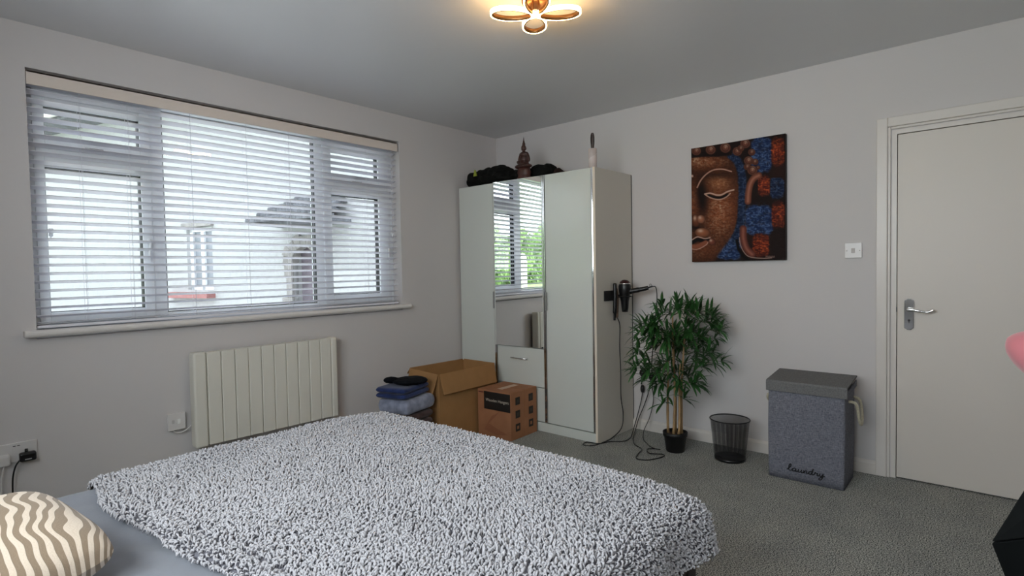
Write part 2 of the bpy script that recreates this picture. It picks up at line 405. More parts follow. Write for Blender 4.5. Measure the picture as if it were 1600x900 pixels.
# wall face with the openings left out
def hb(y0, y1, z0, z1, x0=0, x1=.3, mi=0, tgt=None): (tgt or mb).box(x0, x1, y0, y1, z0, z1, mi, HM)
hb(-4.2, -.02, -.5, 4.3); hb(.5, 2.42, -.5, 4.3); hb(3.1, 11, -.5, 4.3); hb(2.42, 3.1, -.5, 1.0); hb(2.42, 3.1, 2.1, 4.3); hb(-.02, .5, 1.66, 4.3)
hb(-4.2, 11, -.5, 4.3, .3, 3.5)
hb(-3.2, -.9, -.5, 1.3, -.9, 0)
mb.build('wall', M_render, hs)
mb = MB(); hb(-4.5, 11.3, 4.25, 4.42, -.55, 3.8); mb.add([HM @ Vector(v) for v in ((-.55, -4.5, 4.42), (-.55, 11.3, 4.42), (2.2, 11.3, 6), (2.2, -4.5, 6))], [(0, 1, 2, 3)])
mb.build('roof', M_tile, hs)
mb = MB(); mb.tube([HM @ Vector((-.62, -4.5, 4.35)), HM @ Vector((-.62, 11.3, 4.35))], .06, 10); mb.build('gutter', M_whitep, hs)
mb = MB()
for a, b, c_, e in ((2.42, 2.5, 1.0, 2.1), (3.02, 3.1, 1.0, 2.1), (2.72, 2.8, 1.0, 2.1), (2.42, 3.1, 1.0, 1.08), (2.42, 3.1, 2.02, 2.1)): hb(a, b, c_, e, .06, .14)
wf = mb.build('window', M_upvc, hs)
mb = MB(); hb(2.45, 3.07, 1.04, 2.06, .1, .11); mb.build('pane', M_house2, wf)
mb = MB(); hb(2.38, 3.55, .86, .96, -.16, .05); mb.build('window_sill', M_red, hs)
mb = MB(); hb(2.36, 3.16, 2.1, 2.17, -.06, .05); mb.build('lintel', M_stone, hs)
# porch canopy
mb = MB()
for i in range(5):
    z0 = 2.02+i*.085; x_ = -.62+i*.13; e_ = i*.09
    mb.prism([(x_, z0), (x_+.22, z0+.02), (x_+.22, z0+.07), (x_, z0+.045)], -.75+e_*.4, .80-e_, 'y', M=HM)
for i in range(5):
    z0 = 2.05+i*.085; x_ = -.62+i*.13
    k = -.7+i*.04
    while k < .77-i*.09:
        mb.tube([HM @ Vector((x_-.01, k, z0)), HM @ Vector((x_+.2, k, z0+.05))], .035, 6); k += .12
mb.box(-.5, 0, -.7, .74, 1.98, 2.04, 0, HM)
mb.build('porch_canopy', M_tile, hs)
# stone arch with a dark opening
mb = MB(); ca = .24
outer = []; 
stones = [(.5, .66, -.5, .3), (.5, .58, .3, .6), (.5, .72, .6, .88), (.5, .62, .88, 1.2), (.5, .66, 1.2, 1.42), (-.12, -.02, -.5, .5), (-.22, -.02, .5, .9), (-.12, -.02, .9, 1.3)]
for a, b, c_, e in stones: hb(a, b, c_, e, -.05, .1)
for k in range(9):
    a0 = PI*k/9; a1 = PI*(k+1)/9; ro = .46+.04*(k % 2); ri = .26
    pts = [(ca+ri*math.cos(a), 1.38+ri*math.sin(a)*1.1) for a in (a0, a1)]+[(ca+ro*math.cos(a), 1.38+ro*math.sin(a)*1.0) for a in (a1, a0)]
    mb.prism(pts, -.05, .1, 'x', M=HM)
mb.build('stone_arch', M_stone, hs, bevel=.01)
M_hdoor = mat('weathered_door', srgb(108, 101, 110), .8, var=(5, .3))
mb = MB(); hb(.0, .5, -.5, 1.7, .16, .2)
mb.build('house_door', M_hdoor, hs)

# garden reflected in the mirror
gy = MB()
n = 24
vs = []; fs = []
for i in range(n+1):
    for j in range(n+1):
        x = -24+20.0*i/n; y = 1.2+12*j/n; vs.append((x, y, .72+.02*math.sin(x*1.3+y)+.03*(y-1.2)/3))
for i in range(n):
    for j in range(n): a = i*(n+1)+j; fs.append((a, a+1, a+n+2, a+n+1))
gy.add(vs, fs, 0, True)
gy.box(-24, -4, 1.1, 1.25, -.5, .72)
gy.build('garden_lawn', M_lawn); struct(bpy.data.objects['garden_lawn'])
M_leafh = mat('hedge_leaf', srgb(176, 206, 138), .6, var=(2.5, .3, 6))
def hedge():
    r2 = np.random.default_rng(3); N = 26000
    # leaf cloud over an undulating hedge body, from (-22,8) to (-5,6)
    t = r2.random(N); d0 = Vector((-18, 5.2, 0)); 
    x = -20+14.5*t; top = 2.55+.25*np.sin(x*1.7)+.2*np.sin(x*3.9+1)
    z = .75+(top-.75)*r2.random(N)**.8; y = 7.2+.35*r2.random(N)+.18*np.sin(x*5+z*4)-.15*np.sin(z*6+x)
    ang = r2.random((N, 3))*2*PI; s_ = .05+.04*r2.random(N)
    a = np.stack([np.cos(ang[:, 0])*np.cos(ang[:, 1]), np.sin(ang[:, 0])*np.cos(ang[:, 1]), np.sin(ang[:, 1])], 1)
    b = np.cross(a, np.stack([np.cos(ang[:, 2]), np.sin(ang[:, 2]), np.full(N, .4)], 1)); b /= np.linalg.norm(b, axis=1)[:, None]+1e-9
    c = np.stack([x, y, z], 1); s_ = s_[:, None]
    V = np.stack([c-a*s_, c+b*s_*.4, c+a*s_, c-b*s_*.4], 1).reshape(-1, 3)
    F = np.arange(4*N).reshape(N, 4)
    mb = MB(); mb.v = V.tolist(); mb.f = F.tolist(); mb.mi = [0]*N; mb.sm = [False]*N
    ro = mb.build('hedge', M_leafh, recalc=False)
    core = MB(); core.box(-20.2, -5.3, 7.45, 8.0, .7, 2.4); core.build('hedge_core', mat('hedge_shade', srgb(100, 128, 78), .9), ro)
    tag(ro, 'tall green hedge reflected in the wardrobe mirror', 'hedge')
hedge()
mb = MB(); mb.box(-8.76, -8.44, 4.5, 4.8, .7, 1.50); mb.prism([(-8.76, 1.50), (-8.44, 1.50), (-8.47, 1.60), (-8.55, 1.66), (-8.65, 1.66), (-8.73, 1.60)], 4.5, 4.8, 'y')
tag(mb.build('garden_post', mat('white_post', srgb(245, 240, 230), .6), bevel=.03, loc=(-8.6, 4.65, .7)), 'white round-topped garden post in front of hedge, seen in mirror', 'post')

# ------------------------------------------------------------------ radiator
M_rad = mat('cream_enamel', srgb(222, 219, 208), .4)
rd = thing('radiator', 'cream ribbed electric radiator on the wall below the window', 'radiator', (-2.23, -.06, .25))
RX0, RX1, RZ0, RZ1 = -2.690, -1.775, .255, .806
xs = [-2.690, -2.617]+[-2.617+(-1.825+2.617)*i/10 for i in range(1, 11)]+[RX1]
mb = MB()
def fin(a, b, y0, y1, z0, z1, r=.006):
    mb.prism([(a, y0+r*2), (a+r, y0), (b-r, y0), (b, y0+r*2), (b, y1), (a, y1)], z0, z1, 'z')
for i in range(1, 11): fin(xs[i]+.0014, xs[i+1]-.0014, -.104, -.04, RZ0+.008, RZ1-.004, .003)
mb.build('fin_panel', M_rad, rd, bevel=.002)
MB().box(xs[1], xs[11], -.082, -.03, RZ0+.012, RZ1-.008).build('heater_core', M_gask, rd)
for a, b in ((xs[0], xs[1]-.0015), (xs[11]+.0015, xs[12])):
    MB().box(a, b, -.104, -.028, RZ0, RZ1).build('end_cap', M_rad, rd, bevel=.014, seg=4)
for xx in (-2.5, -1.95):
    MB().box(xx-.02, xx+.02, -.04, -.001, .35, .7).build('wall_bracket', M_rad, rd)

# fused spur with cable
def rocker_plate(name, label, cat, c, ax, w_, h_, th=.009):
    o = thing(name, label, cat, c); return o
sp = thing('fused_spur', 'white fused spur switch plate beside the radiator', 'switch', (-2.76, 0, .42))
MB().box(-2.803, -2.718, -.020, 0, .373, .462).build('back_box', M_whitep, sp, bevel=.003)
MB().box(-2.806, -2.715, -.028, -.020, .370, .465).build('face_plate', M_whitep, sp, bevel=.003)
MB().box(-2.758, -2.742, -.034, -.027, .405, .432).build('rocker', mat('rocker_white', srgb(235, 235, 232), .25), sp, bevel=.001)
MB().box(-2.785, -2.772, -.0295, -.027, .410, .430).build('fuse_holder', mat('fuse_grey', srgb(190, 186, 184), .4), sp, bevel=.001)
mb = MB(); mb.tube(spline([(-2.775, -.012, .372), (-2.765, -.014, .355), (-2.735, -.02, .350), (-2.705, -.03, .368), (-2.68, -.05, .40), (-2.672, -.05, .40)]), .0036, 8)
mb.build('heater_cable', M_whitep, sp)

# double socket, plugs and leads at the left
so_ = thing('wall_socket', 'white double wall socket at the left end of the window wall', 'socket', (-3.44, 0, .42))
MB().box(-3.515, -3.368, -.012, 0, .372, .463).build('face_plate', M_whitep, so_, bevel=.003)
for xx in (-3.47, -3.425):
    pass
for xx in (-3.452, -3.436): MB().box(xx-.005, xx+.005, -.0135, -.011, .447, .450).build('switch_mark', M_gask, so_)
MB().box(-3.460, -3.428, -.0135, -.0115, .425, .444).build('rocker', M_whitep, so_)
pg = thing('charger_plug', 'black square phone charger plugged into the right of the double socket', 'charger', (-3.41, -.03, .40))
MB().box(-3.438, -3.376, -.050, -.012, .372, .414).build('charger_body', M_black, pg, bevel=.008, seg=3)
mb = MB(); mb.lathe([(0, 0), (.006, 0), (.006, .02), (0, .02)], c=(-3.410, -.02, .408), n=12); mb.build('pin_cap', M_black, pg)
MB().box(-3.42, -3.395, -.0508, -.0495, .381, .386).build('logo', mat('pale_print', srgb(170, 170, 170), .5), pg)
mb = MB(); mb.tube(spline([(-3.436, -.035, .383), (-3.452, -.036, .36), (-3.462, -.034, .32), (-3.466, -.032, .27), (-3.468, -.03, .15), (-3.47, -.03, .02)]), .0035, 8); mb.build('charger_lead', M_black, pg)
pw = thing('white_plug', 'white three-pin plug with white lead in the double socket', 'plug', (-3.49, -.03, .40))
MB().box(-3.520, -3.470, -.045, -.012, .365, .418).build('plug_body', M_whitep, pw, bevel=.010, seg=3)
mb = MB(); mb.tube(spline([(-3.493, -.03, .366), (-3.500, -.03, .33), (-3.506, -.03, .28), (-3.508, -.03, .15), (-3.51, -.03, .02)]), .0035, 8); mb.build('plug_lead', M_whitep, pw)

# light switch by the door
ls = thing('light_switch', 'white single rocker light switch on the wall left of the door', 'switch', (0, -2.89, 1.33))
MB().box(-.010, 0, -2.934, -2.846, 1.284, 1.374).build('face_plate', M_whitep, ls, bevel=.002)
MB().box(-.0145, -.009, -2.898, -2.880, 1.314, 1.342).build('rocker', mat('rocker_grey', srgb(180, 172, 168), .4), ls, bevel=.001)
for yy in (-2.856, -2.923):
    mb = MB(); mb.lathe([(0, 0), (.003, 0), (.003, .001), (0, .001)], n=10, M=Matrix.Translation((-.010, yy, 1.328)) @ Matrix.Rotation(-PI/2, 4, 'Y')); mb.build('screw', M_chrome, ls)

# ------------------------------------------------------------------ wardrobe
M_ward = mat('wardrobe_white', srgb(206, 210, 204), .22, coat=.3)
M_wside = mat('wardrobe_side', srgb(205, 200, 190), .5)
M_wedge = mat('wardrobe_edge', srgb(225, 212, 195), .4)
M_mirror = mat('mirror_glass', (.86, .88, .87), .0, 1)
M_strip = mat('chrome_strip', (.72, .72, .72), .08, 1)
wd = thing('wardrobe', 'tall white three-door wardrobe with central mirror in the corner', 'wardrobe', (-.27, -.72, 0))
WF = -.518; WYL, WYR, WH = -.030, -1.412, 1.962
mb = MB()
mb.box(WF+.02, -.012, WYL-.018, WYL, 0, WH); mb.box(WF+.02, -.03, WYR+.02, WYL-.018, WH-.03, WH)
mb.box(WF+.03, -.03, WYR+.02, WYL-.018, 0, .07); mb.box(-.03, -.012, WYR+.02, WYL-.018, 0, WH)
mb.build('carcass', M_wside, wd)
MB().box(WF-.004, -.012, WYR, WYR+.02, 0, WH).build('side_panel', M_wside, wd, bevel=.001)
MB().box(WF-.006, WF-.004, WYR, WYR+.018, 0, WH).build('edge_strip', M_wedge, wd)
MB().box(-.014, -.006, WYR-.001, WYR+.004, 0, WH).build('back_edge', M_gask, wd)
MB().box(WF+.0, WF+.03, WYR+.02, WYL, 0, .068).build('plinth', M_ward, wd)
MB().box(WF, WF+.018, -.426, WYL, .075, WH-.002).build('wardrobe_door', M_ward, wd, bevel=.001)
MB().box(WF, WF+.018, -1.374, -.962, .075, WH-.002).build('wardrobe_door', M_ward, wd, bevel=.001)
MB().box(WF, WF+.018, -.936, -.452, .075, .334).build('lower_panel', M_ward, wd, bevel=.001)
dr = MB().box(WF, WF+.018, -.936, -.452, .340, .636).build('drawer', M_ward, wd, bevel=.001)
mb = MB(); mb.tube([(WF-.022, -.612, .549), (WF-.022, -.780, .549)], .005, 10); mb.box(WF-.02, WF, -.63, -.622, .545, .553); mb.box(WF-.02, WF, -.77, -.762, .545, .553)
mb.build('drawer_handle', M_chrome, dr)
md = MB().box(WF+.002, WF+.018, -.936, -.452, .642, WH-.002).build('mirror_door', M_ward, wd)
MB().box(WF, WF+.0025, -.928, -.462, .644, WH-.004).build('mirror', M_mirror, md)
# the mirrored door stands a few degrees ajar, hinged on its right
Ra = Matrix.Translation((WF, -.936, 0)) @ Matrix.Rotation(math.radians(3.4), 4, 'Z') @ Matrix.Translation((-WF, .936, 0))
for o_ in (md, md.children[0]): o_.data.transform(Ra)
for ya, yb in ((-.438, -.428), (-.450, -.441), (-.947, -.938), (-.960, -.950), (-1.386, -1.376), (-1.392, -1.388)):
    MB().box(WF-.006, WF+.014, ya, yb, .075, WH-.002).build('chrome_trim', M_strip, wd, bevel=.002)
MB().box(WF+.012, WF+.019, -.452, -.426, .075, WH-.01).build('door_gap', M_gask, wd)
MB().box(WF+.012, WF+.019, -.962, -.936, .075, WH-.01).build('door_gap', M_gask, wd)
M_hand = mat('handle_grey', srgb(150, 150, 148), .3, .6)
MB().box(WF-.012, WF-.006, -.440, -.418, .935, 1.075).build('door_handle', M_hand, wd, bevel=.002)
MB().box(WF-.012, WF-.006, -.976, -.954, .935, 1.075).build('door_handle', M_hand, wd, bevel=.002)

# ---- on the wardrobe
def cloth_mat(name, c, var=.3, sc_=20, rough=.9): return mat(name, c, rough, spec=.15, var=(sc_, var), bump=(sc_*8, .3, .002), sheen=.2 if max(c) > .05 else 0)
M_bag = cloth_mat('black_fabric', srgb(20, 21, 20))
T = WH+.003
ob = blob('black_bag', [((-.33, -.13, T+.072), (.16, .10, .072)), ((-.36, -.22, T+.098), (.10, .10, .062)), ((-.32, -.34, T+.095), (.13, .12, .075)), ((-.30, -.46, T+.062), (.12, .13, .055)), ((-.42, -.10, T+.055), (.05, .06, .05)), ((-.38, -.30, T+.055), (.11, .26, .045))], M_bag, voxel=.008, disp=(.09, .05), loc=(-.33, -.28, T))
tag(ob, 'crumpled black holdall lying on the wardrobe left of the statue', 'bag')
mb = MB(); mb.prism([(-.175, T+.085), (-.215, T+.085), (-.20, T+.135), (-.188, T+.14)], -.485, -.478, 'x')
tg = mb.build('yellow_tag', mat('lime_label', srgb(150, 160, 50), .6), ob); tg.location = Vector((.33, .28, -T))
tg['label'] = 'small lime yellow tag'
ob = blob('folded_jacket', [((-.25, -.73, T+.07), (.11, .11, .068)), ((-.23, -.80, T+.085), (.09, .045, .055)), ((-.22, -.66, T+.05), (.10, .06, .045))], M_bag, voxel=.008, disp=(.09, .04), loc=(-.26, -.7, T))
tag(ob, 'folded black jacket on the wardrobe behind the statue', 'jacket')
ob = blob('brown_scarf', [((-.25, -.90, T+.048), (.05, .035, .042)), ((-.27, -.97, T+.026), (.06, .07, .022)), ((-.25, -1.03, T+.024), (.03, .02, .028))], cloth_mat('dark_brown_fabric', srgb(48, 34, 30)), voxel=.006, disp=(.03, .02), loc=(-.26, -.95, T))
tag(ob, 'small dark brown crumpled scarf right of the black jacket on the wardrobe', 'scarf')
M_wood = mat('dark_carved_wood', srgb(62, 36, 30), .5, var=(30, .35), bump=(120, .3, .002))
bx_, by_ = -.42, -.685
def P(dx, dy, dz): return (bx_+dx, by_+dy, T+dz)
st = thing('buddha_statue', 'dark wooden seated buddha statuette with pointed crown on the wardrobe', 'statue', P(0, 0, 0))
blob('figure', [(P(0, 0, .165), (.030, .036, .05)), (P(0, 0, .205), (.027, .045, .022)), (P(0, 0, .14), (.034, .036, .025)),
                (P(-.012, .035, .108), (.040, .045, .018), (0, 0, -.4)), (P(-.012, -.035, .108), (.040, .045, .018), (0, 0, .4)), (P(-.02, 0, .105), (.035, .05, .016)),
                (P(0, .044, .175), (.014, .013, .038), (.25, 0, 0)), (P(-.012, .044, .14), (.022, .012, .013), (0, .5, -.4)), (P(0, -.044, .175), (.014, .013, .038), (-.25, 0, 0)), (P(-.02, -.05, .13), (.025, .012, .013), (0, .4, .4)),
                (P(-.03, 0, .127), (.014, .03, .010)), (P(0, 0, .228), (.013, .013, .016)), (P(-.002, 0, .255), (.021, .020, .026)), (P(0, 0, .282), (.013, .013, .013)), (P(0, .022, .25), (.005, .004, .014)), (P(0, -.022, .25), (.005, .004, .014)), (P(-.023, 0, .251), (.004, .003, .006))], M_wood, st, voxel=.0028, smooth=1)
mb = MB(); mb.lathe([(.011, .286), (.012, .293), (.007, .298), (.008, .304), (.005, .312), (.003, .328), (.0005, .346), (0, .347)], c=P(0, 0, 0), n=16); mb.build('finial', M_wood, st)
mb = MB(); mb.lathe([(0, .0), (.056, 0), (.060, .02), (.050, .03), (.052, .045), (.058, .06), (.052, .08), (.05, .095), (0, .095)], c=(0, 0, 0), n=28, M=Matrix.Translation(P(0, 0, 0)) @ Matrix.Diagonal((.8, 1.1, 1, 1)))
mb.build('pedestal', mat('reddish_wood', srgb(72, 40, 34), .5, var=(30, .3)), st)
pr = thing('paper_roll', 'pale rolled paper tube standing on the wardrobe corner with a dark handle', 'paper roll', (-.482, -1.370, T))
mb = MB(); mb.lathe([(.0, 0), (.029, 0), (.0295, .06), (.030, .132), (.025, .132), (.024, .02), (0, .02)], c=(-.482, -1.370, T), n=28)
mb.build('paper_tube', mat('pale_paper', srgb(205, 192, 188), .8, var=(25, .08)), pr)
mb = MB(); mb.tube([(-.482+.0306*math.cos(a), -1.370+.0306*math.sin(a), T+.045+.055*i/14) for i, a in enumerate([2.2+i*.22 for i in range(15)])], .0012, 5); mb.build('string', M_whitep, pr)
mb = MB(); prf = [(0, .02), (.009, .03), (.0095, .13), (.011, .15), (.014, .185), (.0145, .21), (.012, .232), (.008, .243), (0, .246)]
mb.lathe(prf, n=16, M=Matrix.Translation((-.482, -1.370, T)) @ Matrix.Diagonal((.8, 1.1, 1, 1)))
mb.build('wooden_handle', mat('dark_handle', srgb(52, 42, 40), .5), pr)

# ------------------------------------------------------------------ hair tools on the wardrobe side
yS = WYR
hk = thing('hair_tool_holder', 'black hair tool holder fixed to the side of the wardrobe', 'holder', (-.35, yS, 1.0))
MB().box(-.425, -.27, yS-.010, yS, 1.012, 1.085).build('back_plate', M_blackm, hk, bevel=.002)
mb = MB(); mb.tube([(-.235+.045*math.cos(a), -1.475+.045*math.sin(a), 1.04) for a in [2*PI*i/24 for i in range(24)]], .005, 8, closed=True); mb.box(-.27, -.2, -1.435, yS, 1.03, 1.05)
mb.build('ring', M_blackm, hk)
hst = thing('hair_straightener', 'black hair straightener hanging on the wardrobe side beside the dryer', 'hair straightener', (-.315, -1.435, .87))
mb = MB(); mb.tube(spline([(-.322, -1.437, .868), (-.322, -1.441, .95), (-.320, -1.443, 1.05), (-.316, -1.44, 1.14)]), [.009]*6+[.0145]*10+[.014]*8+[.008], 12)
mb.build('plate_arm', M_black, hst)
mb = MB(); mb.tube(spline([(-.292, -1.441, .885), (-.288, -1.441, .95), (-.285, -1.441, 1.02), (-.30, -1.44, 1.10)]), [.009]*6+[.010]*18+[.008], 10)
mb.build('second_arm', mat('dull_copper', srgb(96, 74, 60), .45, .3), hst)
mb = MB(); cordp = [(-.285, -1.437, .89), (-.235, -1.43, .82), (-.24, -1.43, .67), (-.230, -1.43, .48), (-.23, -1.43, .29), (-.20, -1.43, .15), (-.23, -1.43, .05), (-.362, -1.428, .008), (-.496, -1.43, .006), (-.60, -1.40, .006), (-.615, -1.345, .006), (-.55, -1.335, .006), (-.525, -1.42, .006), (-.445, -1.455, .006), (-.40, -1.50, .006), (-.36, -1.535, .006), (-.29, -1.53, .006), (-.22, -1.51, .01), (-.10, -1.48, .08), (-.035, -1.49, .22), (-.032, -1.503, .30)]
mb.tube(spline(cordp), .0035, 8); mb.build('cord', M_black, hst)
mb = MB(); mb.lathe([(0, 0), (.011, .0), (.016, .018), (.016, .035), (.010, .055), (0, .055)], c=(-.032, -1.503, .295), n=16); mb.build('plug', M_black, hst)
hdr = thing('hair_dryer', 'black hair dryer hanging nose down on the wardrobe side', 'hair dryer', (-.22, -1.475, .95))
Md = Matrix.Translation((-.235, -1.475, .925))
mb = MB(); mb.lathe([(0, .004), (.018, .004), (.022, .0), (.026, .03), (.030, .08), (.038, .12), (.045, .16), (.046, .19), (.041, .205)], n=28, M=Md); mb.build('barrel', M_black, hdr)
mb = MB(); mb.lathe([(.041, .205), (.042, .209), (.039, .212)], n=28, M=Md); mb.build('chrome_ring', M_chrome, hdr)
mb = MB(); mb.lathe([(.039, .211), (.034, .224), (.02, .234), (0, .237)], n=28, M=Md); mb.build('rear_grille', mat('dark_red_grille', srgb(50, 18, 18), .3), hdr)
mb = MB(); mb.tube(spline([(-.225, -1.505, 1.075), (-.21, -1.55, 1.083), (-.19, -1.60, 1.093), (-.175, -1.635, 1.103)]), [.021]*4+[.019]*8+[.0165]*8+[.015]*4+[.012], 14); mb.build('handle', M_black, hdr)
mb = MB(); mb.tube([(-.168, -1.648+.008*math.cos(a), 1.120+.009*math.sin(a)) for a in [2*PI*i/14 for i in range(14)]], .002, 6, closed=True); mb.build('hanging_loop', M_black, hdr)
mb = MB(); dc = [(-.175, -1.635, 1.103), (-.165, -1.665, 1.112), (-.155, -1.684, 1.10), (-.15, -1.688, 1.01), (-.15, -1.672, .87), (-.13, -1.645, .68), (-.10, -1.618, .56), (-.05, -1.592, .46), (-.035, -1.585, .42)]
mb.tube(spline(dc), [.006]*8+[.0035]*57, 8); mb.build('cord', M_black, hdr)
# wall socket behind the plant with plugs
s2 = thing('low_wall_socket', 'white wall socket low behind the bamboo plant', 'socket', (0, -1.545, .42))
MB().box(-.011, 0, -1.62, -1.475, .385, .475).build('face_plate', M_whitep, s2, bevel=.003)
pl_ = thing('round_plug', 'black round-topped plug in the low wall socket right of the wardrobe', 'plug', (-.03, -1.5, .44))
mb = MB(); mb.lathe([(0, 0), (.024, 0), (.024, .018), (.018, .03), (0, .031)], n=22, M=Matrix.Translation((-.010, -1.499, .442)) @ Matrix.Rotation(-PI/2, 4, 'Y') @ Matrix.Diagonal((1.15, .95, 1, 1))); mb.build('plug_body', M_black, pl_)
mb = MB(); mb.tube(spline([(-.035, -1.50, .42), (-.04, -1.498, .39), (-.036, -1.50, .355)]), .004, 8); mb.build('lead', M_black, pl_)
pl2 = thing('plug_adaptor', 'black plug hidden among the plant leaves in the low wall socket', 'plug', (-.03, -1.58, .43))
MB().box(-.045, -.011, -1.605, -1.56, .40, .455).build('plug_body', M_black, pl2, bevel=.01, seg=3)
mb = MB(); mb.tube(spline([(-.04, -1.575, .41), (-.045, -1.568, .33), (-.04, -1.52, .20), (-.06, -1.485, .10), (-.12, -1.49, .03), (-.25, -1.54, .008), (-.38, -1.62, .006), (-.45, -1.715, .006), (-.56, -1.745, .006), (-.64, -1.78, .006), (-.62, -1.85, .006), (-.51, -1.895, .006), (-.46, -1.875, .006), (-.50, -1.80, .008), (-.43, -1.745, .006), (-.39, -1.775, .006), (-.385, -1.80, .006)]), .0035, 8); mb.build('lead', M_black, pl2)
mb = MB(); mb.tube(spline([(-.04, -1.59, .41), (-.045, -1.592, .34), (-.045, -1.60, .25), (-.06, -1.575, .12), (-.14, -1.57, .04), (-.24, -1.615, .008), (-.31, -1.68, .006), (-.39, -1.76, .011), (-.385, -1.82, .006)]), .0032, 8); mb.build('second_lead', M_black, pl2)

# ------------------------------------------------------------------ bamboo plant
ptc = Vector((-.325, -1.90, 0))
pn = thing('potted_bamboo', 'artificial bamboo plant in a small black pot beside the wardrobe', 'plant', ptc)
mb = MB(); mb.lathe([(0, 0), (.058, 0), (.060, .004), (.074, .105), (.080, .106), (.082, .132), (.076, .134), (.073, .12), (.0, .12)], c=ptc, n=36); mb.build('pot', mat('pot_black', srgb(14, 14, 15), .5), pn)
mb = MB(); mb.lathe([(0, .121), (.073, .119)], c=ptc, n=30); mb.build('soil', mat('soil_brown', srgb(60, 40, 28), .95, var=(80, .5), bump=(90, .6, .004)), pn)
M_cane = mat('cane_tan', srgb(160, 130, 92), .55, var=(14, .25))
M_pleaf = mat('bamboo_leaf', srgb(44, 86, 40), .45, var=(7, .45))
fwp = Vector((.752, .658, 0)); rtp = Vector((.658, -.752, 0))
stems = [(-.036, .02, -.045, .03, .80), (-.012, -.02, -.012, -.02, .70), (.004, .015, -.002, .01, .92), (.012, -.03, .03, -.04, .60), (.040, .0, .075, .015, .86)]
V_, F_ = [], []
R = random.Random(11)
tips = []
for (r0, f0, r1, f1, hh) in stems:
    b = ptc+rtp*r0+fwp*f0; t_ = ptc+rtp*r1+fwp*f1
    pts = []
    N = 14
    for i in range(N+1):
        k = i/N; p = b.lerp(t_, k); p.z = .118+(hh-.118)*k; p += rtp*.006*math.sin(k*5+r0*60); pts.append(p)
    rr = [.0088*(1-.45*i/N)*(1.18 if i % 3 == 0 else 1) for i in range(N+1)]
    mb = MB(); mb.tube(pts, rr, 10); mb.build('cane', M_cane, pn)
    tips.append(pts)
def leaf(base, d_, L, wd_, droop):
    d_ = d_.normalized(); side = d_.cross(Vector((0, 0, 1)))
    side = side.normalized() if side.length > .05 else Vector((1, 0, 0))
    n = 6; o = len(V_); p = base.copy(); dd = d_.copy()
    for i in range(n+1):
        k = i/n; ww = wd_*math.sin(PI*min(1, (k*.92+.06)))**.8 if i < n else .0004
        ww = max(ww, .0005)
        nrm = side.cross(dd).normalized()
        V_.append(p-side*ww+nrm*ww*.3); V_.append(p.copy()); V_.append(p+side*ww+nrm*ww*.3)
        p = p+dd*(L/n); dd = (dd+Vector((0, 0, -droop/n))).normalized()
    for i in range(n):
        a = o+i*3; F_.append((a, a+1, a+4, a+3)); F_.append((a+1, a+2, a+5, a+4))
def clampx(v):
    if v.x > -.04: v.x = -.04
    return v
mbb = MB(); sprays = 0
def spray(c, outd, nl, Lm):
    for k in range(nl):
        a = 2*PI*k/nl+R.uniform(-.4, .4)
        base_dir = outd.normalized()
        u = base_dir.orthogonal().normalized(); v = base_dir.cross(u)
        dd = base_dir*R.uniform(.3, 1.1)+(u*math.cos(a)+v*math.sin(a))*R.uniform(.5, 1.0)+Vector((0, 0, .15))
        L = Lm*R.uniform(.7, 1.2)
        if (c+dd.normalized()*L).x > -.02: dd.x = -abs(dd.x)*.3
        leaf(c, dd, L, R.uniform(.0075, .0115), R.uniform(.3, 1.3))
# (right, forward, height) centres of the leaf sprays read off the plant's crown
cen = []
for i in range(118):
    zz = R.uniform(.46, .98); 
    wdt = .25 if .55 < zz < .93 else .15
    if zz > .93: wdt = .13
    cen.append((R.uniform(-wdt, wdt)+(.02 if zz > .6 else -.02), R.uniform(-.14, .12), zz))
cen += [(-.24, 0, .80), (-.25, 0, .66), (.27, 0, .76), (.25, -.02, .66), (.14, 0, .46), (-.09, -.03, .33), (-.05, 0, .37), (.05, -.03, .36), (.02, 0, 1.0), (.10, 0, .97), (-.08, 0, .99), (-.13, -.02, .50), (-.17, 0, .52), (.17, 0, .93), (-.12, 0, .45), (.22, 0, .88)]
for (r_, f_, zz) in cen:
    c = clampx(ptc+rtp*r_+fwp*f_+Vector((0, 0, zz)))
    # twig from the nearest cane point
    best = min((p for ps in tips for p in ps if p.z < zz+.02), key=lambda p: (p-c).length, default=tips[0][5])
    od = (c-best); od.z *= .6
    mid = best.lerp(c, .5)+Vector((0, 0, .02))
    mbb.tube([best, mid, c], [.0025, .0018, .0012], 5)
    if od.length < .02: od = Vector((R.uniform(-1, 1), R.uniform(-1, 1), .6))
    spray(c, od.normalized()+Vector((0, 0, .25)), R.randint(6, 9), .115)
mb = mbb; mb.mi = [1]*len(mb.f); mb.add(V_, F_, 0, True)
mb.build('foliage', [M_pleaf, mat('twig_green', srgb(60, 72, 40), .6)], pn, recalc=False)

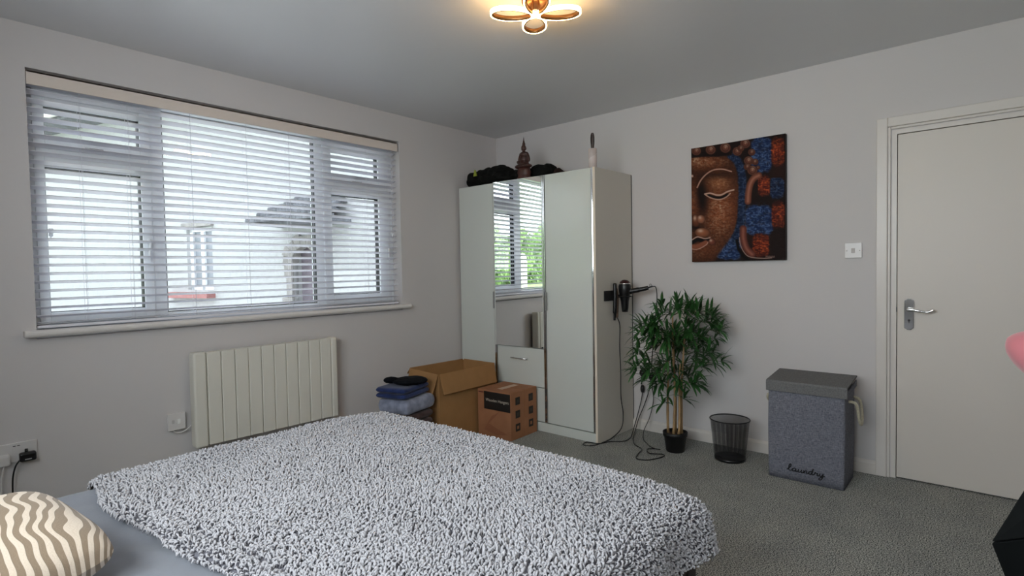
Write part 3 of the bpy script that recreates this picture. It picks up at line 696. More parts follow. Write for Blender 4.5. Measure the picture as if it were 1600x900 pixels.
# ------------------------------------------------------------------ mesh bin
def mesh_mat():
    m_ = bpy.data.materials.new('black_wire_mesh'); m_.use_nodes = True; t = m_.node_tree; b = t.nodes['Principled BSDF']
    b.inputs['Base Color'].default_value = (.012, .012, .014, 1); b.inputs['Roughness'].default_value = .35
    uv = t.nodes.new('ShaderNodeUVMap'); mp = t.nodes.new('ShaderNodeSeparateXYZ'); t.links.new(uv.outputs[0], mp.inputs[0])
    outs = []
    for ax, n_ in (('X', 230), ('Y', 90)):
        ml = t.nodes.new('ShaderNodeMath'); ml.operation = 'MULTIPLY'; ml.inputs[1].default_value = n_; t.links.new(mp.outputs[ax], ml.inputs[0])
        fr = t.nodes.new('ShaderNodeMath'); fr.operation = 'FRACT'; t.links.new(ml.outputs[0], fr.inputs[0])
        lt = t.nodes.new('ShaderNodeMath'); lt.operation = 'LESS_THAN'; lt.inputs[1].default_value = .33; t.links.new(fr.outputs[0], lt.inputs[0]); outs.append(lt)
    mx = t.nodes.new('ShaderNodeMath'); mx.operation = 'MAXIMUM'; t.links.new(outs[0].outputs[0], mx.inputs[0]); t.links.new(outs[1].outputs[0], mx.inputs[1])
    t.links.new(mx.outputs[0], b.inputs['Alpha'])
    return m_
bc = Vector((-.262, -2.245, 0))
bn = thing('waste_bin', 'black wire mesh waste paper bin between plant and laundry basket', 'bin', bc)
n = 64; rows = 24; me = bpy.data.meshes.new('mesh_wall'); vs = []; fs = []; uvs = []
for j in range(rows+1):
    k = j/rows; r_ = .094+(.120-.094)*k; z = .012+.248*k
    for i in range(n): vs.append((bc.x+r_*math.cos(2*PI*i/n), bc.y+r_*math.sin(2*PI*i/n), z))
for j in range(rows):
    for i in range(n):
        fs.append((j*n+i, j*n+(i+1) % n, (j+1)*n+(i+1) % n, (j+1)*n+i)); uvs += [(i/n, j/rows), ((i+1)/n, j/rows), ((i+1)/n, (j+1)/rows), (i/n, (j+1)/rows)]
me.from_pydata(vs, [], fs); ul = me.uv_layers.new(name='UVMap')
for q, c_ in enumerate(uvs): ul.data[q].uv = c_
me.materials.append(mesh_mat()); me.polygons.foreach_set('use_smooth', [True]*len(fs)); link('mesh_wall', me, bn)
mb = MB(); mb.tube([(bc.x+.121*math.cos(a), bc.y+.121*math.sin(a), .262) for a in [2*PI*i/48 for i in range(48)]], .0042, 8, closed=True); mb.build('rim', M_black, bn)
mb = MB(); mb.lathe([(0, .004), (.090, .004), (.095, .001), (.096, .018), (.093, .018), (.09, .010), (0, .010)], c=bc, n=48); mb.build('base_tray', M_black, bn)

# ------------------------------------------------------------------ laundry basket
def linen():
    m_ = mat('grey_linen', srgb(92, 95, 104), .95, spec=.1)
    t = m_.node_tree; b = t.nodes['Principled BSDF']; tcn = t.nodes.new('ShaderNodeTexCoord')
    fac = []
    for sx_, sz in ((60, 900), (900, 60)):
        mp = t.nodes.new('ShaderNodeMapping'); mp.inputs['Scale'].default_value = (sx_, sx_, sz); t.links.new(tcn.outputs['Object'], mp.inputs[0])
        n_ = t.nodes.new('ShaderNodeTexNoise'); n_.inputs['Scale'].default_value = 1; n_.inputs['Detail'].default_value = 2; t.links.new(mp.outputs[0], n_.inputs['Vector']); fac.append(n_)
    ad = t.nodes.new('ShaderNodeMath'); ad.operation = 'ADD'; t.links.new(fac[0].outputs['Fac'], ad.inputs[0]); t.links.new(fac[1].outputs['Fac'], ad.inputs[1])
    r = t.nodes.new('ShaderNodeValToRGB'); r.color_ramp.elements[0].position = .38; r.color_ramp.elements[1].position = .62
    hf = t.nodes.new('ShaderNodeMath'); hf.operation = 'MULTIPLY'; hf.inputs[1].default_value = .5; t.links.new(ad.outputs[0], hf.inputs[0])
    r.color_ramp.elements[0].color = (*srgb(74, 77, 88), 1); r.color_ramp.elements[1].color = (*srgb(140, 141, 150), 1)
    t.links.new(hf.outputs[0], r.inputs[0]); t.links.new(r.outputs[0], b.inputs['Base Color'])
    return m_
M_linen = linen(); M_dark = mat('basket_lining', srgb(14, 14, 16), .9)
lb = thing('laundry_basket', 'grey fabric laundry basket with lid and rope handles beside the door', 'laundry basket', (-.27, -2.72, 0))
mb = MB()
def ring(x0, x1, y0, y1, z, r=.012):
    out = []
    for cx, cy, a0 in ((x1-r, y1-r, 0), (x0+r, y1-r, 90), (x0+r, y0+r, 180), (x1-r, y0+r, 270)):
        for k in range(4): a = math.radians(a0+k*30); out.append((cx+r*math.cos(a), cy+r*math.sin(a), z))
    return out
rows = []
nz_ = 10
for j in range(nz_+1):
    k = j/nz_; bul = .006*math.sin(k*PI)
    rows += ring(-.404-bul*.5, -.130, -2.918-bul*.6+.004*(1-k), -2.522-.000+bul*.4, .002+.548*k)
n = 16
fs = [tuple(range(n))[::-1]]
for j in range(nz_):
    for i in range(n): fs.append((j*n+i, j*n+(i+1) % n, (j+1)*n+(i+1) % n, (j+1)*n+i))
mb.add(rows, fs, 0, True); mb.build('basket_body', M_linen, lb)
MB().box(-.398, -.136, -2.914, -2.528, .50, .52).build('lining', M_dark, lb)
# lid: top flap with front lip, slightly arched sides
mb = MB()
mb.prism([(-.413, .512), (-.408, .512), (-.404, .566), (-.135, .592), (-.133, .600), (-.138, .602), (-.410, .575), (-.415, .565)], -2.932, -2.512, 'y')
mb.build('lid', mat('grey_linen_lid', srgb(112, 112, 112), .95, spec=.1, var=(160, .22), bump=(400, .4, .001)), lb, bevel=.002)
for yy, s_ in ((-2.927, -1), (-2.518, 1)):
    mb = MB(); mb.prism([(-.40, .52), (-.135, .54), (-.135, .575), (-.27, .556), (-.40, .55)], yy-.003, yy+.003, 'y')
    mb.build('side_rim', M_linen, lb)
M_rope = mat('cream_rope', srgb(196, 188, 165), .9)
def rope(pts, r, name):
    c = spline(pts, 12); mb = MB()
    tot = 0
    for ph in (0, 2*PI/3, 4*PI/3):
        path = []; L = 0
        for i, p in enumerate(c):
            if i: L += (c[i]-c[i-1]).length
            t_ = (c[min(i+1, len(c)-1)]-c[max(i-1, 0)]).normalized(); u = t_.cross(Vector((0, 1, 0.01))).normalized(); v = t_.cross(u)
            a = ph+L*260*.6
            path.append(p+(u*math.cos(a)+v*math.sin(a))*r*.55)
        mb.tube(path, r*.62, 6)
    return mb.build(name, M_rope, lb)
rope([(-.305, -2.918, .478), (-.300, -2.948, .474), (-.285, -2.958, .44), (-.265, -2.962, .385), (-.235, -2.965, .345), (-.20, -2.965, .34), (-.165, -2.962, .365), (-.145, -2.955, .42), (-.15, -2.945, .465), (-.165, -2.92, .48)], .0075, 'rope_handle')
rope([(-.36, -2.522, .478), (-.355, -2.507, .476), (-.35, -2.503, .455), (-.32, -2.503, .435), (-.27, -2.503, .435), (-.24, -2.504, .455), (-.24, -2.522, .478)], .006, 'rope_handle')
# handwriting on the front
stro = {
 'l': [[(0, .1), (.25, .5), (.5, 1.0), (.55, 1.35), (.42, 1.45), (.3, 1.1), (.22, .4), (.3, .05), (.5, .05), (.7, .25)]],
 'a': [[(1.15, .6), (.95, .68), (.72, .45), (.72, .12), (.88, 0), (1.08, .2), (1.18, .6), (1.12, .15), (1.25, 0), (1.45, .25)]],
 'u': [[(1.5, .6), (1.45, .15), (1.58, 0), (1.78, .2), (1.9, .6), (1.84, .15), (1.97, 0), (2.15, .25)]],
 'n': [[(2.15, .6), (2.22, .3), (2.18, 0), (2.3, .45), (2.48, .62), (2.56, .45), (2.52, .1), (2.65, 0), (2.8, .2)]],
 'd': [[(3.2, .6), (3.0, .66), (2.8, .4), (2.82, .1), (2.98, 0), (3.15, .25), (3.38, 1.35), (3.22, .3), (3.28, 0), (3.5, .2)]],
 'r': [[(3.5, .2), (3.62, .68), (3.7, .52), (3.92, .55), (3.85, .2), (3.95, 0), (4.1, .2)]],
 'y': [[(4.2, .62), (4.15, .2), (4.28, .02), (4.45, .2), (4.6, .62), (4.5, -.2), (4.3, -.72), (4.1, -.72), (4.1, -.45), (4.45, -.05), (4.8, .2)]]}
mb = MB()
for L_ in stro.values():
    for s_ in L_:
        pts = [(-.4095, -2.626-.192*(p[0]/4.7), .058+.026*p[1]) for p in s_]
        mb.tube(spline(pts, 5), .0026, 6)
lt = mb.build('laundry_lettering', mat('stitching_black', srgb(8, 8, 10), .7), lb); lt['label'] = "black cursive word 'laundry'"

# ------------------------------------------------------------------ boxes
M_card = mat('brown_cardboard', srgb(160, 120, 78), .8, spec=.2, var=(9, .06), bump=(60, .1, .001))
M_card2 = mat('printed_cardboard', srgb(156, 108, 78), .75, spec=.2, var=(8, .10))
cb = thing('large_cardboard_box', 'large open brown cardboard box in front of the wardrobe', 'box', (-.95, -.36, 0))
# corners: back-left (-1.215,-.162) back-right (-.643,-.196) front-right (-.655,-.557) front-left (-1.315,-.534)
BLc, BRc, FRc, FLc = Vector((-1.185, -.150, 0)), Vector((-.640, -.170, 0)), Vector((-.645, -.525, 0)), Vector((-1.240, -.540, 0))
def panel(mb_, a, b, z0, z1, th, out=0, mi=0):
    d_ = (b-a).normalized(); nn = Vector((d_.y, -d_.x, 0))
    vs = [a, b, b+nn*th, a+nn*th]; o_ = nn*out
    V = [Vector((v.x, v.y, z0)) for v in vs]+[Vector((v.x, v.y, z1))+o_ for v in vs]
    mb_.add(V, [(0, 3, 2, 1), (4, 5, 6, 7), (0, 1, 5, 4), (1, 2, 6, 5), (2, 3, 7, 6), (3, 0, 4, 7)], mi)
mb = MB(); hb_ = .505
for a, b in ((FLc, FRc), (FRc, BRc), (BRc, BLc), (BLc, FLc)):
    d_ = (b-a).normalized(); nn = Vector((-d_.y, d_.x, 0))
    panel(mb, a, b, .0, hb_, -.004)
mb.add([FLc+Vector((0, 0, .003)), FRc+Vector((0, 0, .003)), BRc+Vector((0, 0, .003)), BLc+Vector((0, 0, .003))], [(0, 1, 2, 3)])
mb.build('box_body', M_card, cb)
def flap(a, b, out, drop, inset=.012, thick=.004):
    d_ = (b-a).normalized(); nn = Vector((d_.y, -d_.x, 0))
    a1, b1 = a+d_*.003, b-d_*.003; a2, b2 = a+d_*inset, b-d_*inset
    z = Vector((0, 0, hb_+.002)); q = [a1+z+nn*.002, b1+z+nn*.002, b2+z+nn*out-Vector((0, 0, drop)), a2+z+nn*out-Vector((0, 0, drop))]
    tt = Vector((0, 0, thick))+nn*thick
    vs = q+[p+tt for p in q]
    MB().add(vs, [(0, 3, 2, 1), (4, 5, 6, 7), (0, 1, 5, 4), (1, 2, 6, 5), (2, 3, 7, 6), (3, 0, 4, 7)]).build('flap', M_card, cb)
flap(FLc, FRc, .035, .145); flap(BLc, FLc, .05, .165, .02); flap(BRc, BLc, .055, .05); flap(FRc, BRc, .02, .17)

hb2 = thing('hanger_box', 'smaller printed brown cardboard box against the wardrobe front', 'box', (-.72, -.72, 0))
bh = .352
HBm = Matrix.Translation((-.70, -.715, 0)) @ Matrix.Rotation(math.radians(2), 4, 'Z')
# long axis follows y (toward the camera right), two cartons' width along x
mb = MB(); mb.box(-.165, -.003, -.165, .16, 0, bh, 0, HBm); mb.box(.001, .150, -.165, .16, 0, bh, 0, HBm)
mb.build('carton', M_card2, hb2, bevel=.003)
mb = MB(); mb.box(-.1, .10, -.03, .02, bh-.0005, bh+.0012, 0, HBm); mb.build('packing_tape', mat('tape', srgb(196, 160, 130), .3), hb2)
# outside face (x=-.165) black label with text; end face (y=-.165) squares
mb = MB(); mb.box(-.1665, -.165, -.160, .095, bh-.175+.03, bh-.012, 0, HBm); mb.build('label_panel', mat('label_black', srgb(24, 20, 18), .6), hb2)
Mt = HBm @ Matrix.Translation((-.1668, -.035, bh-.075)) @ Matrix(((0, 0, -1, 0), (-1, 0, 0, 0), (0, 1, 0, 0), (0, 0, 0, 1)))
text('lettering', 'Wooden Hangers', .031, mat('label_white', srgb(190, 180, 165), .6), Mt, hb2)
Mt2 = HBm @ Matrix.Translation((-.1668, .13, bh-.022)) @ Matrix(((0, 0, -1, 0), (-1, 0, 0, 0), (0, 1, 0, 0), (0, 0, 0, 1)))
mb = MB(); mb.box(-.1662, -.165, .10, .15, bh-.026, bh-.018, 0, HBm); mb.build('print_mark', mat('dark_print', srgb(96, 44, 34), .7), hb2)
mb = MB(); mb.prism([(.10, .05), (.02, .16), (-.06, .20), (.05, .10), (-.13, .04), (-.02, .02)], -.166, -.165, 'x', M=HBm); mb.build('hanger_print', mat('brown_print', srgb(140, 90, 62), .75), hb2)
M_sq = mat('square_print', srgb(42, 34, 28), .7)
for xc in (-.085, .075):
    for i_ in range(3):
        zc = bh-.07-.098*i_
        mb = MB(); mb.box(xc-.026, xc+.026, -.1662, -.165, zc-.028, zc+.028, 0, HBm); s_ = mb.build('square_print', M_sq, hb2)
        mb = MB(); mb.box(xc-.012, xc+.012, -.1666, -.1661, zc-.012, zc+.012, 0, HBm); mb.build('icon', M_card2 if i_ == 2 else mat('icon_tone', srgb(60, 52, 42), .7), s_)

# ------------------------------------------------------------------ clothes pile
def folded(name, c, w_, d_, h_, rz, mt, label, cat, layers=2, seed=0):
    mb = MB(); M_ = Matrix.Translation(c) @ Matrix.Rotation(rz, 4, 'Z')
    for l in range(layers):
        z0 = h_*l/layers; z1 = h_*(l+1)/layers; nx, ny = 26, 22; rr = (z1-z0)/2*.96
        top = []
        for side in (1, -1):
            for i in range(nx+1):
                for j in range(ny+1):
                    u = math.sin(PI/2*(i/nx*2-1)); v = math.sin(PI/2*(j/ny*2-1))
                    e = max(0, 1-abs(u)**12)**.5*max(0, 1-abs(v)**12)**.5; cr = 1-.07*(abs(u)*abs(v))**4
                    nz = mnoise.noise(Vector((u*1.5+seed, v*1.5, l*3+seed)))
                    top.append(M_ @ Vector((u*w_/2*cr*(1+.03*nz), v*d_/2*cr*(1+.04*nz), (z0+z1)/2+side*rr*e+.004*nz*e)))
        fs = []; n2 = (nx+1)*(ny+1)
        for s_ in (0, 1):
            for i in range(nx):
                for j in range(ny):
                    a = s_*n2+i*(ny+1)+j; fs.append((a, a+1, a+ny+2, a+ny+1))
        mb.add(top, fs, 0, True)
    o = mb.build(name, mt, loc=c)
    return tag(o, label, cat)
pc = Vector((-1.475, -.455, 0))
folded('folded_towel', pc+Vector((-.05, -.02, 0)), .36, .28, .12, .3, cloth_mat('pink_fabric', srgb(196, 120, 132)), 'pink folded towel at the bottom of the clothes pile', 'towel', 2, 1)
folded('folded_cardigan', pc+Vector((-.01, 0, .121)), .33, .27, .165, .2, cloth_mat('brown_fabric', srgb(74, 56, 54)), 'dark brown folded garment low in the clothes pile', 'clothing', 3, 2)
folded('folded_jeans', pc+Vector((.015, .0, .289)), .33, .27, .105, .22, cloth_mat('pale_denim', srgb(136, 141, 160)), 'pale grey blue folded jeans in the clothes pile', 'jeans', 1, 3)
folded('folded_jumper', pc+Vector((-.01, .01, .397)), .32, .25, .075, .3, cloth_mat('navy_fabric', srgb(34, 48, 92)), 'navy blue folded jumper near the top of the clothes pile', 'jumper', 2, 4)
ob = blob('black_leggings', [(pc+Vector((.035, -.015, .492)), (.14, .115, .026), (0, .05, .3)), (pc+Vector((-.07, .05, .505)), (.075, .035, .024), (0, .15, .15))], cloth_mat('soft_black_fabric', srgb(12, 14, 20)), voxel=.006, disp=(.06, .012), loc=pc+Vector((0, 0, .475)))
tag(ob, 'black leggings folded on top of the clothes pile', 'leggings')

# ------------------------------------------------------------------ painting
def painting():
    NX, NY = 300, 390
    y0, y1, z0, z1 = -1.903, -2.521, 1.282, 2.083
    quad = [(82, 165), (632, 70), (636, 808), (90, 828)]     # TL TR BR BL
    A_ = []; B_ = []
    for (u, v), (x, y) in zip(((0, 0), (1, 0), (1, 1), (0, 1)), quad):
        A_.append([u, v, 1, 0, 0, 0, -u*x, -v*x]); B_.append(x); A_.append([0, 0, 0, u, v, 1, -u*y, -v*y]); B_.append(y)
    hh = np.linalg.solve(np.array(A_, float), np.array(B_, float))
    U, V = np.meshgrid(np.linspace(0, 1, NX), np.linspace(0, 1, NY)); D = hh[6]*U+hh[7]*V+1
    X = (hh[0]*U+hh[1]*V+hh[2])/D; Y = (hh[3]*U+hh[4]*V+hh[5])/D
    r2 = np.random.default_rng(5)
    def nz(sx_, sy_, seed):
        rr = np.random.default_rng(seed); gx, gy_ = int(700/sx_)+3, int(900/sy_)+3; g = rr.random((gy_, gx))
        fx = X/sx_; fy = Y/sy_; ix = fx.astype(int); iy = fy.astype(int); tx = fx-ix; ty = fy-iy; tx = tx*tx*(3-2*tx); ty = ty*ty*(3-2*ty)
        ix = np.clip(ix, 0, gx-2); iy = np.clip(iy, 0, gy_-2)
        return (g[iy, ix]*(1-tx)+g[iy, ix+1]*tx)*(1-ty)+(g[iy+1, ix]*(1-tx)+g[iy+1, ix+1]*tx)*ty
    fine = nz(7, 5, 1)*.6+nz(14, 9, 2)*.4; ridg = 1-np.abs(nz(11, 8, 3)*2-1); ridg2 = 1-np.abs(nz(22, 10, 4)*2-1)
    tex = np.clip((ridg*.5+ridg2*.5)**3, 0, 1)
    C = np.zeros((NY, NX, 3)); C[:] = (30, 16, 14)
    def g2(cx, cy, sx_, sy_): return np.exp(-(((X-cx)/sx_)**2+((Y-cy)/sy_)**2))
    def seg(pts):
        d_ = np.full(X.shape, 1e9)
        for (ax, ay), (bx, by) in zip(pts[:-1], pts[1:]):
            vx, vy = bx-ax, by-ay; t = np.clip(((X-ax)*vx+(Y-ay)*vy)/(vx*vx+vy*vy+1e-9), 0, 1)
            d_ = np.minimum(d_, np.hypot(X-ax-t*vx, Y-ay-t*vy))
        return d_
    def mixc(mask, col):
        nonlocal C
        mask = np.clip(mask, 0, 1)[..., None]; C = C*(1-mask)+np.array(col, float)*mask if not isinstance(col, np.ndarray) else C*(1-mask)+col*mask
    def crv(pts, k=8):
        return [(p.x, p.y) for p in spline([(a, b, 0) for a, b in pts], k)]
    def ss(a, b, x): t = np.clip((x-a)/(b-a), 0, 1); return t*t*(3-2*t)
    # brown background blocks
    mixc(.5*g2(590, 300, 60, 60)+.4*g2(420, 640, 120, 90), (60, 26, 16))
    # blue and orange strokes
    blue = np.stack([12+85*tex+12*fine, 30+95*tex+14*fine, 66+100*tex+26*fine], -1)
    orange = np.stack([84+160*tex, 24+84*tex, 16+36*tex], -1)
    def patch(cx, cy, wx, wy, soft=.35, pw=4): return np.clip((1-(np.abs((X-cx)/wx)**pw+np.abs((Y-cy)/wy)**pw))/soft, 0, 1)
    jag = (nz(16, 12, 9)-.5)*.8
    for cx, cy, wx, wy in ((495, 195, 66, 112), (480, 580, 88, 96), (585, 390, 44, 66), (300, 745, 82, 70), (345, 690, 48, 60)):
        mixc(np.clip(patch(cx, cy, wx, wy, .5)+jag*patch(cx, cy, wx*1.2, wy*1.2, .6), 0, 1), blue*(.75 if cx > 560 else 1))
    for cx, cy, wx, wy in ((588, 178, 42, 92), (508, 378, 38, 66), (592, 545, 42, 84), (492, 725, 52, 74)):
        mixc(np.clip(patch(cx, cy, wx, wy, .6)+jag*patch(cx, cy, wx*1.15, wy*1.15, .6), 0, 1), orange*(1.0-.35*ss(0, wy, np.abs(Y-cy)))[..., None])
    # face area: everything left of the jaw curve
    jy = np.array([120, 200, 260, 400, 520, 640, 720, 780, 840]); jx = np.array([300, 325, 345, 372, 368, 345, 290, 245, 215])
    jw = np.interp(Y, jy, jx); face = ss(14, -14, X-jw)*ss(196, 212, Y-.0*(X-80)+(X-85)*.10)
    base = np.stack([122+70*(fine-.4), 62+45*(fine-.4), 34+30*(fine-.4)], -1)
    shade = .48+.62*g2(250, 520, 120, 170)+.5*g2(150, 235, 130, 50)+.35*g2(100, 480, 40, 120)+.3*g2(150, 760, 90, 60)
    mixc(face, base*np.clip(shade, 0, 1.25)[..., None])
    hl = np.stack([225+0*X, 185+0*X, 150+0*X], -1)
    mixc(face*tex*(.95*g2(250, 495, 45, 42)+.6*g2(235, 600, 80, 110)+.85*g2(110, 235, 60, 36)+.5*g2(200, 235, 120, 30)+.6*g2(245, 365, 55, 36)+.45*g2(110, 780, 50, 26)+.35*g2(100, 470, 26, 60)), hl)
    # dark hollows
    mixc(.85*g2(150, 480, 34, 90)*face+.75*g2(140, 400, 26, 60)*face+.8*g2(110, 628, 46, 18)+.6*g2(230, 320, 90, 20), (24, 10, 8))
    mixc(.9*g2(245, 365, 62, 36)*face, np.stack([150+60*tex, 88+60*tex, 52+50*tex], -1))
    # blue band between the face and the ear
    band = seg(crv([(315, 200), (352, 235), (376, 300), (384, 400), (380, 500), (374, 600), (340, 700)]))
    mixc(np.clip((30-band)/12+jag*.5*(band < 34), 0, 1), blue*.72)
    # nose and lips
    def ball(cx, cy, rx, ry, col, hi=(235, 200, 175), hx=-.25, hy=-.35):
        d_ = np.sqrt(((X-cx)/rx)**2+((Y-cy)/ry)**2); mk = np.clip((1-d_)/.12, 0, 1); k = np.clip(1-d_**2, 0, 1)**.5
        cc = np.array(col)[None, None]*(.35+.75*k[..., None]); mixc(mk, cc)
        mixc(mk*.85*np.exp(-(((X-cx-hx*rx)/(rx*.35))**2+((Y-cy-hy*ry)/(ry*.35))**2)), hi)
    ball(112, 585, 26, 40, (112, 60, 38)); ball(141, 577, 25, 27, (165, 104, 76)); ball(150, 655, 48, 30, (150, 88, 58))
    ball(205, 708, 24, 22, (120, 64, 46)); ball(88, 325, 9, 9, (215, 170, 150))
    mixc(ss(12, 2, seg(crv([(88, 715), (120, 698), (150, 700), (180, 692)]))-4), (14, 6, 6))
    mixc(ss(17, 8, seg(crv([(88, 738), (125, 734), (170, 712)]))), (150, 84, 60))
    def line(pts, wd_, col, a=1): mixc(a*ss(wd_+2.2, wd_-.6, seg(crv(pts))), col)
    line([(90, 698), (118, 681), (140, 684), (165, 690), (195, 684)], 2.4, (205, 165, 150))
    line([(90, 752), (125, 752), (170, 728), (182, 712)], 2, (200, 150, 130))
    line([(118, 392), (140, 348), (175, 310), (215, 288), (265, 283), (318, 296)], 3, (200, 150, 128))
    # eye
    mixc(ss(9, 1, seg(crv([(185, 437), (215, 446), (255, 449), (295, 430)]))-2), (10, 5, 5))
    line([(163, 430), (195, 424), (230, 434), (262, 432), (295, 414), (332, 403)], 3.4, (222, 180, 158))
    line([(166, 434), (200, 452), (245, 461), (285, 448), (312, 424)], 2.6, (205, 160, 138))
    # hairline and curls
    mixc(ss(14, 2, seg(crv([(85, 205), (160, 198), (240, 196), (310, 186)]))-6), (26, 12, 10))
    for cx, cy, r_ in ((112, 178, 30), (196, 170, 32), (282, 158, 34), (352, 178, 30), (398, 132, 32), (372, 160, 22), (436, 182, 23), (418, 232, 30), (455, 238, 22), (440, 288, 32), (472, 272, 14), (410, 268, 22)):
        ball(cx, cy, r_, r_*.92, (128, 74, 56), hi=(232, 196, 168), hx=.1, hy=-.35)
        a_ = np.hypot(X-cx, Y-cy); mixc(.6*np.exp(-((a_-r_*.55)/3.2)**2)*(a_ < r_), (50, 24, 18))
        mixc(.5*np.exp(-((a_-r_*.28)/2.5)**2)*(a_ < r_), (60, 30, 22))
    # ear: upper rim and lobe
    e1 = seg(crv([(415, 470), (418, 420), (428, 370), (448, 335), (478, 318)])); mixc(ss(24, 14, e1), np.stack([120+60*np.exp(-(e1/9)**2), 66+50*np.exp(-(e1/9)**2), 48+45*np.exp(-(e1/9)**2)], -1))
    e2 = seg(crv([(388, 630), (390, 690), (408, 745), (440, 778)])); mixc(ss(27, 14, e2), np.stack([110+50*np.exp(-(e2/9)**2), 56+40*np.exp(-(e2/9)**2), 44+34*np.exp(-(e2/9)**2)], -1))
    line([(366, 682), (374, 728), (398, 772), (430, 794), (500, 801), (556, 797)], 1.8, (170, 140, 128))
    mixc(ss(12, 4, seg([(352, 700), (362, 750), (388, 790), (420, 812)])), (10, 6, 8))
    # signature
    for k in range(6): line([(520+k*9, 795), (524+k*9, 786), (527+k*9, 795)], .9, (150, 120, 110), .8)
    C = np.clip(C*.86, 0, 255)/255
    lin = np.where(C <= .04045, C/12.92, ((C+.055)/1.055)**2.4)
    # mesh: a stretched canvas front of small quads, relief of the brush strokes
    xs_ = -.034-.0012*tex
    P3 = np.stack([xs_, y0+(y1-y0)*U, z1+(z0-z1)*V], -1).reshape(-1, 3)
    idx = np.arange(NX*NY).reshape(NY, NX)
    F = np.stack([idx[:-1, :-1], idx[1:, :-1], idx[1:, 1:], idx[:-1, 1:]], -1).reshape(-1, 4)
    pt = thing('canvas_painting', 'canvas painting of half a bronze buddha face with blue and orange strokes', 'painting', (0, (y0+y1)/2, z0))
    MB().box(-.033, 0, y1, y0, z0, z1).build('stretcher', mat('canvas_edge', srgb(22, 14, 14), .7), pt)
    me = bpy.data.meshes.new('painted_canvas'); me.from_pydata(P3.tolist(), [], F.tolist())
    ca_ = me.color_attributes.new('paint', 'FLOAT_COLOR', 'POINT')
    ca_.data.foreach_set('color', np.concatenate([lin.reshape(-1, 3), np.ones((NX*NY, 1))], 1).astype('f').ravel())
    mm = mat('oil_paint', (.5, .5, .5), .7, spec=.18); t = mm.node_tree; at = t.nodes.new('ShaderNodeAttribute'); at.attribute_name = 'paint'
    t.links.new(at.outputs['Color'], t.nodes['Principled BSDF'].inputs['Base Color']); me.materials.append(mm)
    link('painted_canvas', me, pt)
painting()

# ------------------------------------------------------------------ ceiling light
def lamp():
    c0 = Vector((-1.875, -1.975, 2.385)); u = Vector((.752, .658, 0)); r_ = Vector((.658, -.752, 0))
    lp = thing('ceiling_light', 'warm glowing looped ribbon ceiling light', 'ceiling light', (c0.x, c0.y, H))
    M_led = mat('led_diffuser', (1, .8, .5), .5, emit=34, emit_col=(1, .60, .22)); M_br = mat('brushed_bronze', srgb(150, 104, 60), .35, .7)
    N = 240; R0 = .195; P_ = []
    for i in range(N):
        t = 2*PI*i/N; q = math.cos(2*t); q = math.copysign(abs(q)**1.2, q)
        x = R0*q*math.cos(t); y = R0*q*math.sin(t)
        P_.append(c0+u*x+r_*y+Vector((0, 0, .010*abs(q))))
    def ribbon(a, b, z0, z1):   # offsets along the side normal
        mb = MB(); vs = []
        for i in range(N):
            t_ = (P_[(i+1) % N]-P_[i-1]); t_.z = 0; t_.normalize(); n_ = Vector((t_.y, -t_.x, 0))
            p = P_[i]; vs += [p+n_*a+Vector((0, 0, z0)), p+n_*b+Vector((0, 0, z0)), p+n_*b+Vector((0, 0, z1)), p+n_*a+Vector((0, 0, z1))]
        fs = []
        for i in range(N):
            j = (i+1) % N
            for k in range(4): fs.append((i*4+k, i*4+(k+1) % 4, j*4+(k+1) % 4, j*4+k))
        mb.add(vs, fs, 0, True); return mb
    S = 1
    t_ = (P_[1]-P_[-1]); n_ = Vector((t_.y, -t_.x, 0)); 
    if n_.dot(P_[0]-c0) < 0: S = -1
    ribbon(-.004*S, .003*S, -.008, .012).build('metal_ribbon', M_br, lp)
    ribbon(.003*S, .008*S, -.008, .011).build('led_strip', M_led, lp)
    mb = MB(); mb.lathe([(0, 0), (.06, 0), (.062, .004), (.062, .038), (0, .038)], c=(c0.x, c0.y, H-.038), n=40); mb.build('ceiling_plate', M_br, lp)
    for k in range(4):
        a = PI/4+k*PI/2; p = c0+(u*math.cos(a)+r_*math.sin(a))*.018
        mb = MB(); mb.tube([p+Vector((0, 0, .0)), p+Vector((0, 0, H-.03-c0.z))], .004, 8); mb.build('support_rod', M_br, lp)
lamp()

# ------------------------------------------------------------------ bed
M_bedw = mat('dark_bed_wood', srgb(44, 34, 30), .5, var=(12, .25))
M_sheet = cloth_mat('grey_blue_cotton', srgb(136, 140, 149), .06, 8)
bd = thing('bed', 'double bed with dark frame under the grey fleece blanket', 'bed', (-3.25, -2.07, 0))
MB().box(-4.30, -2.28, -2.82, -1.32, .30, .50).build('mattress', mat('mattress_white', srgb(200, 200, 200), .9), bd, bevel=.04, seg=4)
mb = MB(); mb.box(-4.30, -2.24, -2.85, -2.82, .22, .36); mb.box(-4.30, -2.24, -1.32, -1.29, .22, .36); mb.box(-2.27, -2.24, -2.85, -1.29, .22, .36); mb.box(-4.3, -2.26, -2.82, -1.32, .27, .30)
mb.build('frame', M_bedw, bd, bevel=.004)
MB().box(-4.34, -4.30, -2.87, -1.27, 0, 1.0).build('headboard', M_bedw, bd, bevel=.006)
for lx in (-4.24, -2.275):
    for ly in (-2.825, -1.315):
        MB().box(lx-.03, lx+.03, ly-.03, ly+.03, 0, .36).build('leg', M_bedw, bd, bevel=.004)

